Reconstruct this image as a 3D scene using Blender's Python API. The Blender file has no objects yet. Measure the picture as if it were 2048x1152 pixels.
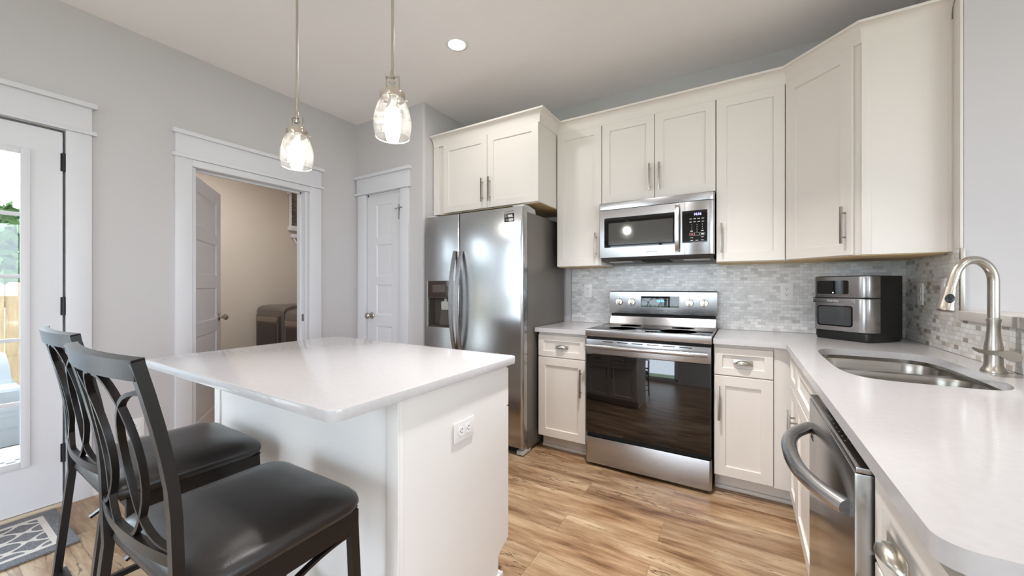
import bpy, bmesh, math, random
from mathutils import Vector, Matrix, geometry
R_ = random.Random(7)
S = bpy.context.scene
COL = S.collection
PI = math.pi

# ------------------------------------------------------------------ camera
CAM_Z = 1.215
cd = bpy.data.cameras.new('camera'); cam = bpy.data.objects.new('camera', cd); COL.objects.link(cam)
cam.location = (0, 0, CAM_Z); cam.rotation_euler = (PI/2, 0, 0.546)
cd.sensor_width = 36.0; cd.lens = 761.0/2048.0*36.0; cd.shift_y = -1.5/2048.0
cd.clip_start = 0.02; cd.clip_end = 200
S.camera = cam
# ------------------------------------------------------------------ world, sun, exposure
W = bpy.data.worlds.new('world'); S.world = W; W.use_nodes = True
nt = W.node_tree; bg = nt.nodes['Background']
bg.inputs[0].default_value = (0.77, 0.885, 1.0, 1); bg.inputs[1].default_value = 6.0
S.view_settings.view_transform = 'Standard'; S.view_settings.look = 'None'
S.view_settings.exposure = 0.68; S.view_settings.gamma = 1.0
S.view_settings.use_curve_mapping = False
S.cycles.max_bounces = 10; S.cycles.diffuse_bounces = 5; S.cycles.glossy_bounces = 5
S.cycles.transparent_max_bounces = 12
S.cycles.caustics_reflective = False; S.cycles.caustics_refractive = False
S.cycles.sample_clamp_indirect = 6.0

def area(name, loc, direction, sx, sy, watts, color=(1, 1, 1), spread=PI):
    d = bpy.data.lights.new(name, 'AREA'); o = bpy.data.objects.new(name, d); COL.objects.link(o)
    d.shape = 'RECTANGLE'; d.size = sx; d.size_y = sy; d.energy = watts; d.color = color; d.spread = spread
    o.location = loc; o.rotation_euler = Vector(direction).to_track_quat('-Z', 'Y').to_euler()
    return o
# daylight standing in the windows behind the camera, the added side window and the back door
for nme, loc, d_, sx_, sy_ in (('daylight_rear_window', (-1.6, -3.66, 1.25), (0, 1, 0), 2.4, 2.0), ('daylight_living_window', (2.3, -3.66, 1.5), (0, 1, 0), .8, 1.2), ('daylight_added_window', (3.74, -.9, 1.3), (-1, 0, 0), 4.2, 2.0), ('daylight_back_door', (-3.32, -.43, 1.1), (1, 0, 0), 1.7, 1.66)):
    area(nme, loc, d_, sx_, sy_, 1).data.cycles.is_portal = True

# ------------------------------------------------------------------ materials
def lin(c):
    c = c/255.0
    return c/12.92 if c <= .04045 else ((c+.055)/1.055)**2.4
def srgb(r, g, b): return (lin(r), lin(g), lin(b), 1)
def pmat(name, col, rough=.5, metal=0.0, spec=.5, coat=0.0, emit=None, estr=0.0, aniso=0.0):
    m = bpy.data.materials.new(name); m.use_nodes = True
    b = m.node_tree.nodes['Principled BSDF']
    b.inputs['Base Color'].default_value = col
    b.inputs['Roughness'].default_value = rough; b.inputs['Metallic'].default_value = metal
    b.inputs['Specular IOR Level'].default_value = spec; b.inputs['Coat Weight'].default_value = coat
    if emit: b.inputs['Emission Color'].default_value = emit; b.inputs['Emission Strength'].default_value = estr
    if aniso: b.inputs['Anisotropic'].default_value = aniso
    return m
class N:
    """small node helper on one material"""
    def __init__(s, m): s.m = m; s.t = m.node_tree; s.b = s.t.nodes.get('Principled BSDF')
    def n(s, typ, **k):
        x = s.t.nodes.new(typ)
        for a, v in k.items(): setattr(x, a, v)
        return x
    def l(s, a, b): s.t.links.new(a, b)
    def coords(s, scale=(1, 1, 1), rot=(0, 0, 0), loc=(0, 0, 0)):
        tc = s.n('ShaderNodeTexCoord'); mp = s.n('ShaderNodeMapping')
        mp.inputs['Scale'].default_value = scale; mp.inputs['Rotation'].default_value = rot; mp.inputs['Location'].default_value = loc
        s.l(tc.outputs['Object'], mp.inputs['Vector']); return mp.outputs['Vector']
    def noise(s, vec, scale, detail=3, rough=.5):
        x = s.n('ShaderNodeTexNoise'); x.inputs['Scale'].default_value = scale; x.inputs['Detail'].default_value = detail
        x.inputs['Roughness'].default_value = rough
        s.l(vec, x.inputs['Vector']); return x.outputs['Fac']
    def ramp(s, fac, stops):
        r = s.n('ShaderNodeValToRGB'); e = r.color_ramp.elements
        while len(e) < len(stops): e.new(.5)
        for i, (p, c) in enumerate(stops): e[i].position = p; e[i].color = c
        s.l(fac, r.inputs['Fac']); return r.outputs['Color']
    def mix(s, fac, a, b, typ='MIX'):
        x = s.n('ShaderNodeMixRGB', blend_type=typ)
        for sock, v in ((x.inputs[0], fac), (x.inputs[1], a), (x.inputs[2], b)):
            if hasattr(v, 'is_output'): s.l(v, sock)
            elif isinstance(v, (int, float)): sock.default_value = v
            else: sock.default_value = v
        return x.outputs[0]
    def math(s, op, a, b=None):
        x = s.n('ShaderNodeMath', operation=op)
        for i, v in enumerate((a, b)):
            if v is None: continue
            if hasattr(v, 'is_output'): s.l(v, x.inputs[i])
            else: x.inputs[i].default_value = v
        return x.outputs[0]
    def bump(s, h, strength=.2, dist=.01):
        x = s.n('ShaderNodeBump'); x.inputs['Strength'].default_value = strength; x.inputs['Distance'].default_value = dist
        s.l(h, x.inputs['Height']); s.l(x.outputs['Normal'], s.b.inputs['Normal'])

def paint(name, col, rough=.6, amt=.02, sc=300):
    m = pmat(name, col, rough, spec=.35); k = N(m); v = k.coords()
    k.bump(k.noise(v, sc, 2), .05, .002)
    c2 = tuple(min(1, x*(1-amt)) for x in col[:3]) + (1,)
    k.l(k.mix(k.noise(v, 1.3, 2), col, c2), k.b.inputs['Base Color'])
    return m
M_wall = paint('wall_paint', srgb(199, 195, 196))
M_ceil = paint('ceiling_paint', srgb(246, 243, 242), .8)
M_laun = paint('laundry_paint', srgb(196, 186, 174))
M_trim = paint('trim_paint', srgb(216, 215, 219), .35, .0)
M_cab = paint('cabinet_paint', srgb(222, 215, 208), .38, .01)
M_isl = paint('island_paint', srgb(230, 227, 224), .4, .01)
M_wood = pmat('raw_cabinet_edge', srgb(214, 186, 140), .6)
M_quartz = pmat('quartz', srgb(238, 236, 233), .12, spec=.5)
k = N(M_quartz); v = k.coords()
k.l(k.ramp(k.noise(v, 60, 3), [(.3, srgb(192, 189, 190)), (.7, srgb(196, 193, 194))]), k.b.inputs['Base Color'])
def steel(name, col, rough, stretch, bump=.06, aniso=.55, rot=.25):
    m = pmat(name, col, rough, 1.0, aniso=aniso); k = N(m)
    v = k.coords(stretch)
    n = k.noise(v, 1.0, 2)
    rr = k.n('ShaderNodeMapRange'); rr.inputs['To Min'].default_value = rough*.96; rr.inputs['To Max'].default_value = rough*1.04
    k.l(n, rr.inputs['Value']); k.l(rr.outputs[0], k.b.inputs['Roughness'])
    k.b.inputs['Anisotropic Rotation'].default_value = rot
    tg = k.n('ShaderNodeTangent'); tg.direction_type = 'RADIAL'; tg.axis = 'Z'; k.l(tg.outputs[0], k.b.inputs['Tangent'])
    return m
M_steel = steel('brushed_steel', srgb(180, 179, 180), .27, (6, 6, 700))
M_steel_f = pmat('door_steel', srgb(180, 180, 180), .2, 1.0, aniso=.7); k = N(M_steel_f); tg = k.n('ShaderNodeTangent'); tg.direction_type = 'RADIAL'; tg.axis = 'Z'; k.l(tg.outputs[0], k.b.inputs['Tangent'])
M_steel_dark = pmat('grey_side_panel', srgb(122, 117, 111), .42, .55)
M_nickel = pmat('brushed_nickel', srgb(188, 182, 172), .3, 1.0)
M_nickel_dk = pmat('satin_nickel', srgb(158, 150, 140), .34, 1.0)
M_chrome = pmat('polished_nickel', srgb(215, 208, 196), .12, 1.0)
M_sink = pmat('sink_steel', srgb(176, 171, 163), .24, 1.0)
M_black = pmat('black_plastic', srgb(24, 23, 23), .35)
M_blackglass = pmat('black_glass', srgb(9, 8, 9), .03, spec=.6)
M_ovenglass = pmat('oven_glass', srgb(12, 9, 9), .03, spec=.9)
M_mwglass = pmat('microwave_window', srgb(70, 69, 66), .06, spec=.8)
M_darkgrey = pmat('dark_grey_plastic', srgb(70, 62, 56), .35)
M_grey = pmat('light_grey_plastic', srgb(185, 183, 180), .4)
M_gap = pmat('shadow_gap', srgb(14, 13, 12), .8)
M_white = pmat('white_plastic', srgb(236, 234, 234), .3)
M_hole = pmat('socket_hole', srgb(40, 38, 38), .7)
M_bronze = pmat('dark_bronze', srgb(48, 45, 45), .4, .7)
M_frame = pmat('black_metal', srgb(24, 20, 19), .3, .0, spec=.4)
k = N(M_frame); k.bump(k.noise(k.coords(), 240, 2), .08, .002)
M_leather = pmat('black_leather', srgb(30, 26, 25), .3, spec=.6)
k = N(M_leather); v = k.coords(); k.bump(k.noise(v, 420, 4), .12, .002)
rr = k.n('ShaderNodeMapRange'); rr.inputs['To Min'].default_value = .24; rr.inputs['To Max'].default_value = .42
k.l(k.noise(v, 5, 3), rr.inputs['Value']); k.l(rr.outputs[0], k.b.inputs['Roughness'])
M_dryer = pmat('graphite_enamel', srgb(112, 104, 100), .3, .7)
M_dryerglass = pmat('dryer_door_glass', srgb(38, 32, 34), .1)
M_text = pmat('dark_lettering', srgb(70, 68, 68), .5)
M_textw = pmat('pale_lettering', srgb(205, 203, 200), .5)
M_red = pmat('red_key', srgb(190, 60, 55), .5)
M_lcd_b = pmat('blue_display', srgb(20, 20, 60), .4, emit=(.35, .33, 1, 1), estr=3.5)
M_lcd_c = pmat('cyan_display', srgb(20, 60, 70), .4, emit=(.12, .75, 1, 1), estr=2.2)
M_bulb = pmat('lit_bulb', (1, 1, 1, 1), .4, emit=(1, .96, .92, 1), estr=115)
M_neck = pmat('bulb_collar', srgb(240, 238, 234), .4)
M_canlens = pmat('lit_lens', (1, 1, 1, 1), .4, emit=(1, .95, .88, 1), estr=18)
M_cush = pmat('white_fabric', srgb(142, 147, 153), .9)
M_leaf = pmat('leaves', srgb(66, 92, 46), .6)
M_bark = pmat('bark', srgb(96, 78, 62), .9)
M_pine = pmat('fence_wood', srgb(206, 176, 136), .8)
k = N(M_pine); v = k.coords((3, 14, 1.2)); k.l(k.ramp(k.noise(v, 3, 4), [(.3, srgb(128, 104, 78)), (.7, srgb(152, 130, 102))]), k.b.inputs['Base Color'])
M_deck = pmat('pale_concrete', srgb(205, 202, 197), .85)

# thin clear glass and seeded glass
def glassmat(name, tint, f0=.04, seeds=False):
    m = bpy.data.materials.new(name); m.use_nodes = True; t = m.node_tree; t.nodes.clear()
    k = N(m); out = k.n('ShaderNodeOutputMaterial'); tr = k.n('ShaderNodeBsdfTransparent'); tr.inputs[0].default_value = tint
    gl = k.n('ShaderNodeBsdfGlossy'); gl.inputs['Roughness'].default_value = .02
    lw = k.n('ShaderNodeLayerWeight'); lw.inputs['Blend'].default_value = .25 if seeds else .12
    mx = k.n('ShaderNodeMixShader')
    fac = k.math('MULTIPLY_ADD', lw.outputs['Facing'] if seeds else lw.outputs['Fresnel'], .75 if seeds else .8)
    fac.node.inputs[2].default_value = f0
    k.l(fac, mx.inputs[0]); k.l(tr.outputs[0], mx.inputs[1]); k.l(gl.outputs[0], mx.inputs[2])
    sh = mx.outputs[0]
    if seeds:
        v = k.coords()
        vo = k.n('ShaderNodeTexVoronoi'); vo.inputs['Scale'].default_value = 210; k.l(v, vo.inputs['Vector'])
        msk = k.math('LESS_THAN', vo.outputs['Distance'], .40)
        sel = k.math('GREATER_THAN', k.noise(v, 95, 1), .44)
        msk = k.math('MULTIPLY', k.math('MULTIPLY', msk, sel), .09)
        bm_ = k.n('ShaderNodeBump'); bm_.inputs['Strength'].default_value = .6; bm_.inputs['Distance'].default_value = .002; k.l(vo.outputs['Distance'], bm_.inputs['Height']); pass
        df = k.n('ShaderNodeBsdfTranslucent'); df.inputs[0].default_value = (.95, .93, .9, 1)
        dd = k.n('ShaderNodeBsdfDiffuse'); dd.inputs[0].default_value = (.95, .93, .9, 1)
        ad = k.n('ShaderNodeMixShader'); k.l(df.outputs[0], ad.inputs[1]); k.l(dd.outputs[0], ad.inputs[2])
        m2 = k.n('ShaderNodeMixShader'); k.l(msk, m2.inputs[0]); k.l(sh, m2.inputs[1]); k.l(ad.outputs[0], m2.inputs[2]); sh = m2.outputs[0]
    k.l(sh, out.inputs['Surface']); return m
M_glass = glassmat('clear_glass', (.97, .985, .98, 1))
M_seed = glassmat('seeded_glass', (.97, .965, .95, 1), .05, True)

# floor planks run along x
M_floor = pmat('wood_plank_floor', srgb(170, 130, 90), .33)
k = N(M_floor); v = k.coords(loc=(.35, .06, 0))
br = k.n('ShaderNodeTexBrick'); br.offset = .37; br.offset_frequency = 2
for nme, val in (('Scale', 1.0), ('Mortar Size', .0012), ('Mortar Smooth', .1), ('Bias', 0), ('Brick Width', 1.22), ('Row Height', .18)): br.inputs[nme].default_value = val
br.inputs['Color1'].default_value = (0, 0, 0, 1); br.inputs['Color2'].default_value = (1, 1, 1, 1); br.inputs['Mortar'].default_value = (.4, .4, .4, 1)
k.l(v, br.inputs['Vector'])
# shift the grain by plank
sx = k.n('ShaderNodeSeparateXYZ'); k.l(v, sx.inputs[0]); cb = k.n('ShaderNodeCombineXYZ')
k.l(k.math('MULTIPLY_ADD', br.outputs['Color'], 37.0), cb.inputs[2])
k.l(k.math('MULTIPLY', sx.outputs[0], 1.0), cb.inputs[0]); k.l(k.math('MULTIPLY', sx.outputs[1], 6.0), cb.inputs[1])
g1 = k.noise(cb.outputs[0], 2.2, 6, .62); 
cb2 = k.n('ShaderNodeCombineXYZ'); k.l(k.math('MULTIPLY', sx.outputs[0], 2.0), cb2.inputs[0]); k.l(k.math('MULTIPLY', sx.outputs[1], 34.0), cb2.inputs[1]); k.l(cb.inputs[2].links[0].from_socket, cb2.inputs[2])
g2 = k.noise(cb2.outputs[0], 2.6, 5, .6)
c1 = k.ramp(g1, [(.30, srgb(100, 73, 51)), (.43, srgb(148, 117, 88)), (.55, srgb(174, 147, 117)), (.70, srgb(200, 176, 146))])
c2 = k.ramp(g2, [(.28, (.40, .32, .25, 1)), (.42, (.88, .85, .82, 1)), (.60, (1, 1, 1, 1))])
cc = k.mix(.7, c1, c2, 'MULTIPLY')
cb4 = k.n('ShaderNodeCombineXYZ'); k.l(k.math('MULTIPLY', sx.outputs[0], 1.6), cb4.inputs[0]); k.l(k.math('MULTIPLY', sx.outputs[1], 11.0), cb4.inputs[1]); k.l(cb.inputs[2].links[0].from_socket, cb4.inputs[2])
g4 = k.noise(cb4.outputs[0], 1.7, 4, .55)
crack = k.ramp(k.math('ABSOLUTE', k.math('SUBTRACT', g4, .5)), [(.005, (1, 1, 1, 1)), (.018, (0, 0, 0, 1))])
crack = k.math('MULTIPLY', crack, k.ramp(k.noise(cb.outputs[0], 1.1, 2), [(.52, (0, 0, 0, 1)), (.60, (1, 1, 1, 1))]))
cc = k.mix(k.math('MULTIPLY', crack, .75), cc, srgb(70, 46, 28))
tn = k.ramp(br.outputs['Color'], [(0, (.80, .78, .76, 1)), (.5, (1, 1, 1, 1)), (1, (1.0, .93, .86, 1))])
cc = k.mix(.8, cc, tn, 'MULTIPLY')
vk = k.n('ShaderNodeTexVoronoi'); vk.inputs['Scale'].default_value = 2.3; cb3 = k.n('ShaderNodeCombineXYZ')
k.l(k.math('MULTIPLY', sx.outputs[0], 1.0), cb3.inputs[0]); k.l(k.math('MULTIPLY', sx.outputs[1], 3.0), cb3.inputs[1]); k.l(cb3.outputs[0], vk.inputs['Vector'])
kn = k.ramp(vk.outputs['Distance'], [(.02, (.35, .27, .2, 1)), (.09, (1, 1, 1, 1))])
cc = k.mix(.55, cc, kn, 'MULTIPLY')
cc = k.mix(k.math('MULTIPLY', br.outputs['Fac'], .5), cc, srgb(80, 56, 36))
k.l(cc, k.b.inputs['Base Color']); k.bump(g2, .08, .002)

# marble mosaic, small bricks
def mosaic(name, axis, stops):
    m = pmat(name, (1, 1, 1, 1), .25); k = N(m)
    tc = k.n('ShaderNodeTexCoord'); sp = k.n('ShaderNodeSeparateXYZ'); k.l(tc.outputs['Object'], sp.inputs[0])
    cb = k.n('ShaderNodeCombineXYZ'); k.l(sp.outputs[axis], cb.inputs[0]); k.l(sp.outputs[2], cb.inputs[1])
    br = k.n('ShaderNodeTexBrick'); br.offset = .5
    for nme, val in (('Scale', 1.0), ('Mortar Size', .0013), ('Mortar Smooth', .2), ('Bias', 0), ('Brick Width', .042), ('Row Height', .0205)): br.inputs[nme].default_value = val
    br.inputs['Color1'].default_value = (0, 0, 0, 1); br.inputs['Color2'].default_value = (1, 1, 1, 1); br.inputs['Mortar'].default_value = (.5, .5, .5, 1)
    k.l(cb.outputs[0], br.inputs['Vector'])
    c = k.ramp(br.outputs['Color'], stops)
    vein = k.ramp(k.noise(tc.outputs['Object'], 26, 5), [(.35, (.84, .84, .85, 1)), (.52, (1, 1, 1, 1))])
    c = k.mix(.8, c, vein, 'MULTIPLY')
    c = k.mix(br.outputs['Fac'], c, srgb(205, 202, 197))
    k.l(c, k.b.inputs['Base Color']); k.bump(k.math('SUBTRACT', 1.0, br.outputs['Fac']), .35, .0015)
    return m
M_tile = mosaic('marble_mosaic', 0, [(0, srgb(198, 196, 194)), (.25, srgb(214, 212, 211)), (.6, srgb(226, 225, 224)), (1, srgb(238, 237, 237))])
M_tile2 = mosaic('marble_mosaic_warm', 1, [(0, srgb(166, 154, 138)), (.12, srgb(192, 183, 170)), (.2, srgb(222, 217, 209)), (.6, srgb(232, 229, 223)), (1, srgb(242, 240, 236))])
# rug with trellis
M_rug = pmat('trellis_rug', srgb(120, 120, 122), .95, spec=.1); k = N(M_rug)
tc = k.n('ShaderNodeTexCoord'); sp = k.n('ShaderNodeSeparateXYZ'); k.l(tc.outputs['Object'], sp.inputs[0])
ax = k.math('MULTIPLY', sp.outputs[0], 2*PI/.118); ay = k.math('MULTIPLY', sp.outputs[1], 2*PI/.135)
cx_, cy_ = k.math('COSINE', ax), k.math('COSINE', ay)
f = k.math('SUBTRACT', k.math('ADD', cx_, cy_), k.math('MULTIPLY', k.math('MULTIPLY', cx_, cy_), .45))
ln = k.math('LESS_THAN', k.math('ABSOLUTE', k.math('SUBTRACT', f, .12)), .40)
ex = k.math('ABSOLUTE', sp.outputs[0]); ey = k.math('ABSOLUTE', sp.outputs[1])
def band(e, a, b): return k.math('MULTIPLY', k.math('GREATER_THAN', e, a), k.math('LESS_THAN', e, b))
HX, HY = .25, .40
inner = k.math('MULTIPLY', k.math('LESS_THAN', ex, HX-.075), k.math('LESS_THAN', ey, HY-.075))
inner2 = k.math('MULTIPLY', k.math('LESS_THAN', ex, HX-.052), k.math('LESS_THAN', ey, HY-.052))
bord = k.math('SUBTRACT', inner2, inner)
msk = k.math('MAXIMUM', k.math('MULTIPLY', ln, inner), bord)
fz = k.noise(tc.outputs['Object'], 220, 2)
base = k.ramp(fz, [(.3, srgb(98, 98, 101)), (.7, srgb(140, 140, 143))])
k.l(k.mix(msk, base, srgb(212, 205, 198)), k.b.inputs['Base Color']); k.bump(fz, .6, .004)
# patio rug lattice
M_patrug = pmat('patio_weave', srgb(120, 115, 108), .9); k = N(M_patrug); v = k.coords((1, 1, 1))
ck = k.n('ShaderNodeTexChecker'); ck.inputs['Scale'].default_value = 22; ck.inputs['Color1'].default_value = srgb(215, 210, 204); ck.inputs['Color2'].default_value = srgb(98, 94, 90); k.l(v, ck.inputs['Vector']); k.l(ck.outputs[0], k.b.inputs['Base Color'])

# ------------------------------------------------------------------ mesh builder (world coordinates, one mesh per part)
ORG = {}
class MB:
    def __init__(s, frame=None): s.bm = bmesh.new(); s.f = frame or Matrix.Identity(4)
    def _add(s, fn, local=None):
        t = bmesh.new(); fn(t)
        bmesh.ops.transform(t, matrix=s.f @ (local or Matrix.Identity(4)), verts=t.verts)
        me = bpy.data.meshes.new('tmp'); t.to_mesh(me); t.free(); s.bm.from_mesh(me); bpy.data.meshes.remove(me); return s
    def box(s, x0, y0, z0, x1, y1, z1, bev=0.0, seg=2):
        def fn(t):
            bmesh.ops.create_cube(t, size=1)
            for v in t.verts: v.co = Vector(((x0+x1)/2+v.co.x*(x1-x0), (y0+y1)/2+v.co.y*(y1-y0), (z0+z1)/2+v.co.z*(z1-z0)))
            if bev: bmesh.ops.bevel(t, geom=list(t.edges), offset=bev, segments=seg, profile=.6, affect='EDGES')
        return s._add(fn)
    def loops(s, ls, closed=True, cap0=True, cap1=True):
        """connect equally long point loops"""
        def fn(t):
            vs = [[t.verts.new(p) for p in l] for l in ls]
            n = len(ls[0])
            for a, b in zip(vs, vs[1:]):
                for i in range(n if closed else n-1):
                    j = (i+1) % n
                    try: t.faces.new((a[i], a[j], b[j], b[i]))
                    except ValueError: pass
            if cap0: t.faces.new(vs[0][::-1])
            if cap1: t.faces.new(vs[-1])
            bmesh.ops.recalc_face_normals(t, faces=t.faces)
        return s._add(fn)
    def nested(s, x0, z0, x1, z1, prof, back=None):
        """rect loops inset by i at depth y (outward is -y); closes with the last rect, optional back cap"""
        ls = [[Vector((x0+i, y, z0+i)), Vector((x1-i, y, z0+i)), Vector((x1-i, y, z1-i)), Vector((x0+i, y, z1-i))] for i, y in prof]
        return s.loops(ls, cap0=back is not None)
    def prism(s, pts, z0, z1, axis='z', bev=0):
        def P3(p, h): return Vector((p[0], p[1], h)) if axis == 'z' else (Vector((p[0], h, p[1])) if axis == 'y' else Vector((h, p[0], p[1])))
        def fn(t):
            a = [t.verts.new(P3(p, z0)) for p in pts]; b = [t.verts.new(P3(p, z1)) for p in pts]; n = len(pts)
            for i in range(n): t.faces.new((a[i], a[(i+1) % n], b[(i+1) % n], b[i]))
            f0 = t.faces.new(a[::-1]); f1 = t.faces.new(b)
            bmesh.ops.recalc_face_normals(t, faces=t.faces)
            if bev: bmesh.ops.bevel(t, geom=list({e for f in (f0, f1) for e in f.edges}), offset=bev, segments=2, profile=.6, affect='EDGES')
        return s._add(fn)
    def tube(s, pts, r, seg=12, cap=True, flat=1.0, up=Vector((0, 0, 1))):
        pts = [Vector(p) for p in pts]; rs = r if isinstance(r, (list, tuple)) else [r]*len(pts)
        ls = []; prev = None
        for i, p in enumerate(pts):
            d = (pts[min(i+1, len(pts)-1)]-pts[max(i-1, 0)]).normalized()
            if prev is None:
                a = d.cross(up)
                if a.length < 1e-3: a = d.cross(Vector((1, 0, 0)))
            else: a = prev - d*prev.dot(d)
            a.normalize(); prev = a; b = d.cross(a)
            ls.append([p+a*(rs[i]*math.cos(2*PI*j/seg))+b*(rs[i]*flat*math.sin(2*PI*j/seg)) for j in range(seg)])
        return s.loops(ls, cap0=cap, cap1=cap)
    def bar(s, pts, w, h, side):
        """rectangular bar along pts; side(i) gives the width direction (size w), the rest is h"""
        pts = [Vector(p) for p in pts]; ls = []
        for i, p in enumerate(pts):
            d = (pts[min(i+1, len(pts)-1)]-pts[max(i-1, 0)]).normalized()
            a = Vector(side(i) if callable(side) else side); a = (a-d*a.dot(d)).normalized(); b = d.cross(a)
            ww = w(i) if callable(w) else w; hh = h(i) if callable(h) else h
            ls.append([p+a*ww/2+b*hh/2, p-a*ww/2+b*hh/2, p-a*ww/2-b*hh/2, p+a*ww/2-b*hh/2])
        return s.loops(ls)
    def lathe(s, prof, c=(0, 0, 0), seg=32, axis='z', cap=True):
        c = Vector(c); ls = []
        for r, h in prof:
            l = []
            for j in range(seg):
                a, b = r*math.cos(2*PI*j/seg), r*math.sin(2*PI*j/seg)
                l.append(c+(Vector((a, b, h)) if axis == 'z' else Vector((a, h, b)) if axis == 'y' else Vector((h, a, b))))
            ls.append(l)
        return s.loops(ls, cap0=cap, cap1=cap)
    def ball(s, c, r, sc=(1, 1, 1), u=20, v=12):
        def fn(t):
            bmesh.ops.create_uvsphere(t, u_segments=u, v_segments=v, radius=r)
            for x in t.verts: x.co = Vector((x.co.x*sc[0]+c[0], x.co.y*sc[1]+c[1], x.co.z*sc[2]+c[2]))
        return s._add(fn)
    def build(s, name, mat, parent=None, smooth=35, **props):
        me = bpy.data.meshes.new(name)
        root = parent
        while root is not None and root.parent is not None: root = root.parent
        org = ORG.get(root.name, Vector()) if root is not None else Vector()
        if root is None:
            # a single-mesh thing: origin at the centre of its base
            xs = [v.co for v in s.bm.verts]
            org = Vector(((min(v.x for v in xs)+max(v.x for v in xs))/2, (min(v.y for v in xs)+max(v.y for v in xs))/2, min(v.z for v in xs)))
        bmesh.ops.translate(s.bm, vec=-org, verts=s.bm.verts)
        s.bm.to_mesh(me); s.bm.free()
        me.materials.append(mat)
        if smooth:
            me.polygons.foreach_set('use_smooth', [True]*len(me.polygons)); me.set_sharp_from_angle(angle=math.radians(smooth))
        o = bpy.data.objects.new(name, me); COL.objects.link(o)
        if parent is None: o.location = org; ORG[o.name] = org
        else: o.parent = parent
        for a, b in props.items(): o[a] = b
        return o
def thing(name, label, cat, loc, group=None):
    o = bpy.data.objects.new(name, None); COL.objects.link(o); o.location = loc; o.empty_display_size = .05
    o['label'] = label; o['category'] = cat
    if group: o['group'] = group
    ORG[o.name] = Vector(loc); return o
def struct(name, mb, mat, parent=None, **k):
    o = mb.build(name, mat, parent, **k)
    if parent is None: o['kind'] = 'structure'
    return o
def sroot(name, loc):
    o = bpy.data.objects.new(name, None); COL.objects.link(o); o.location = loc; o['kind'] = 'structure'; ORG[o.name] = Vector(loc); o.empty_display_size = .05
    return o
def frame(origin, deg):  # local x right, local -y outward, z up
    return Matrix.Translation(Vector(origin)) @ Matrix.Rotation(math.radians(deg), 4, 'Z')
def text(body, size, pos, deg, mat, parent, name, align='CENTER', depth=.0004, shear=0):
    cu = bpy.data.curves.new('t', 'FONT'); cu.body = body; cu.size = size; cu.align_x = align; cu.align_y = 'CENTER'; cu.extrude = depth; cu.shear = shear; cu.resolution_u = 3
    ob = bpy.data.objects.new('t', cu); COL.objects.link(ob)
    dg = bpy.context.evaluated_depsgraph_get(); dg.update()
    me = bpy.data.meshes.new_from_object(ob.evaluated_get(dg)); bpy.data.objects.remove(ob); bpy.data.curves.remove(cu)
    mb = MB(frame(pos, deg) @ Matrix.Rotation(PI/2, 4, 'X'))
    t = bmesh.new(); t.from_mesh(me); bpy.data.meshes.remove(me)
    bmesh.ops.transform(t, matrix=mb.f, verts=t.verts); m2 = bpy.data.meshes.new('tmp'); t.to_mesh(m2); t.free(); mb.bm.from_mesh(m2); bpy.data.meshes.remove(m2)
    return mb.build(name, mat, parent, smooth=0)
def rrect(x0, y0, x1, y1, r, n=6, rs=None):
    rs = rs or (r, r, r, r); out = []
    for (cx, cy, a0, q) in ((x0, y0, PI, 0), (x1, y0, 1.5*PI, 1), (x1, y1, 0, 2), (x0, y1, .5*PI, 3)):
        r = rs[q]; ccx = cx + (r if q in (0, 3) else -r); ccy = cy + (r if q in (0, 1) else -r)
        if r < 1e-5: out.append((cx, cy)); continue
        for i in range(n+1):
            a = a0 + .5*PI*i/n; out.append((ccx+r*math.cos(a), ccy+r*math.sin(a)))
    return out
def bits(name, boxes, mat, parent):
    for b in boxes: m = MB(); m.box(*b); m.build(name, mat, parent, smooth=0)
def slab(mb, outer, holes, z0, z1, bev=0):
    """flat slab with holes"""
    def fn(t):
        rings = [outer]+holes; lay = []
        for z in (z1, z0):
            es, vv = [], []
            for r in rings:
                vs = [t.verts.new((p[0], p[1], z)) for p in r]; vv.append(vs)
                es += [t.edges.new((vs[i], vs[(i+1) % len(vs)])) for i in range(len(vs))]
            bmesh.ops.triangle_fill(t, edges=es, use_beauty=True, use_dissolve=False); lay.append(vv)
        for a, b in zip(*lay):
            n = len(a)
            for i in range(n): t.faces.new((a[i], a[(i+1) % n], b[(i+1) % n], b[i]))
        bmesh.ops.recalc_face_normals(t, faces=t.faces)
    return mb._add(fn)
SHK = .057
def shaker(mb, x0, z0, x1, z1, y=0.0, t=.019, st=SHK, rec=.009):
    """shaker front in the local frame, front face at y-t"""
    return mb.nested(x0, z0, x1, z1, [(0, y), (0, y-t+.002), (.002, y-t), (st, y-t), (st+.003, y-t+rec), (st+.0031, y-t+rec)], back=True)
def bar_pull(parent, fr, x, z, length=.19, vertical=True, y=-.019, mat=None):
    mb = MB(fr); h = length/2
    if vertical:
        mb.box(x-.006, y-.034, z-h, x+.006, y-.027, z+h, .0015)
        for s in (-1, 1): mb.tube([(x, y, z+s*h*.66), (x, y-.028, z+s*h*.66)], .004, 8)
    return mb.build('bar_pull', mat or M_nickel_dk, parent)
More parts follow.
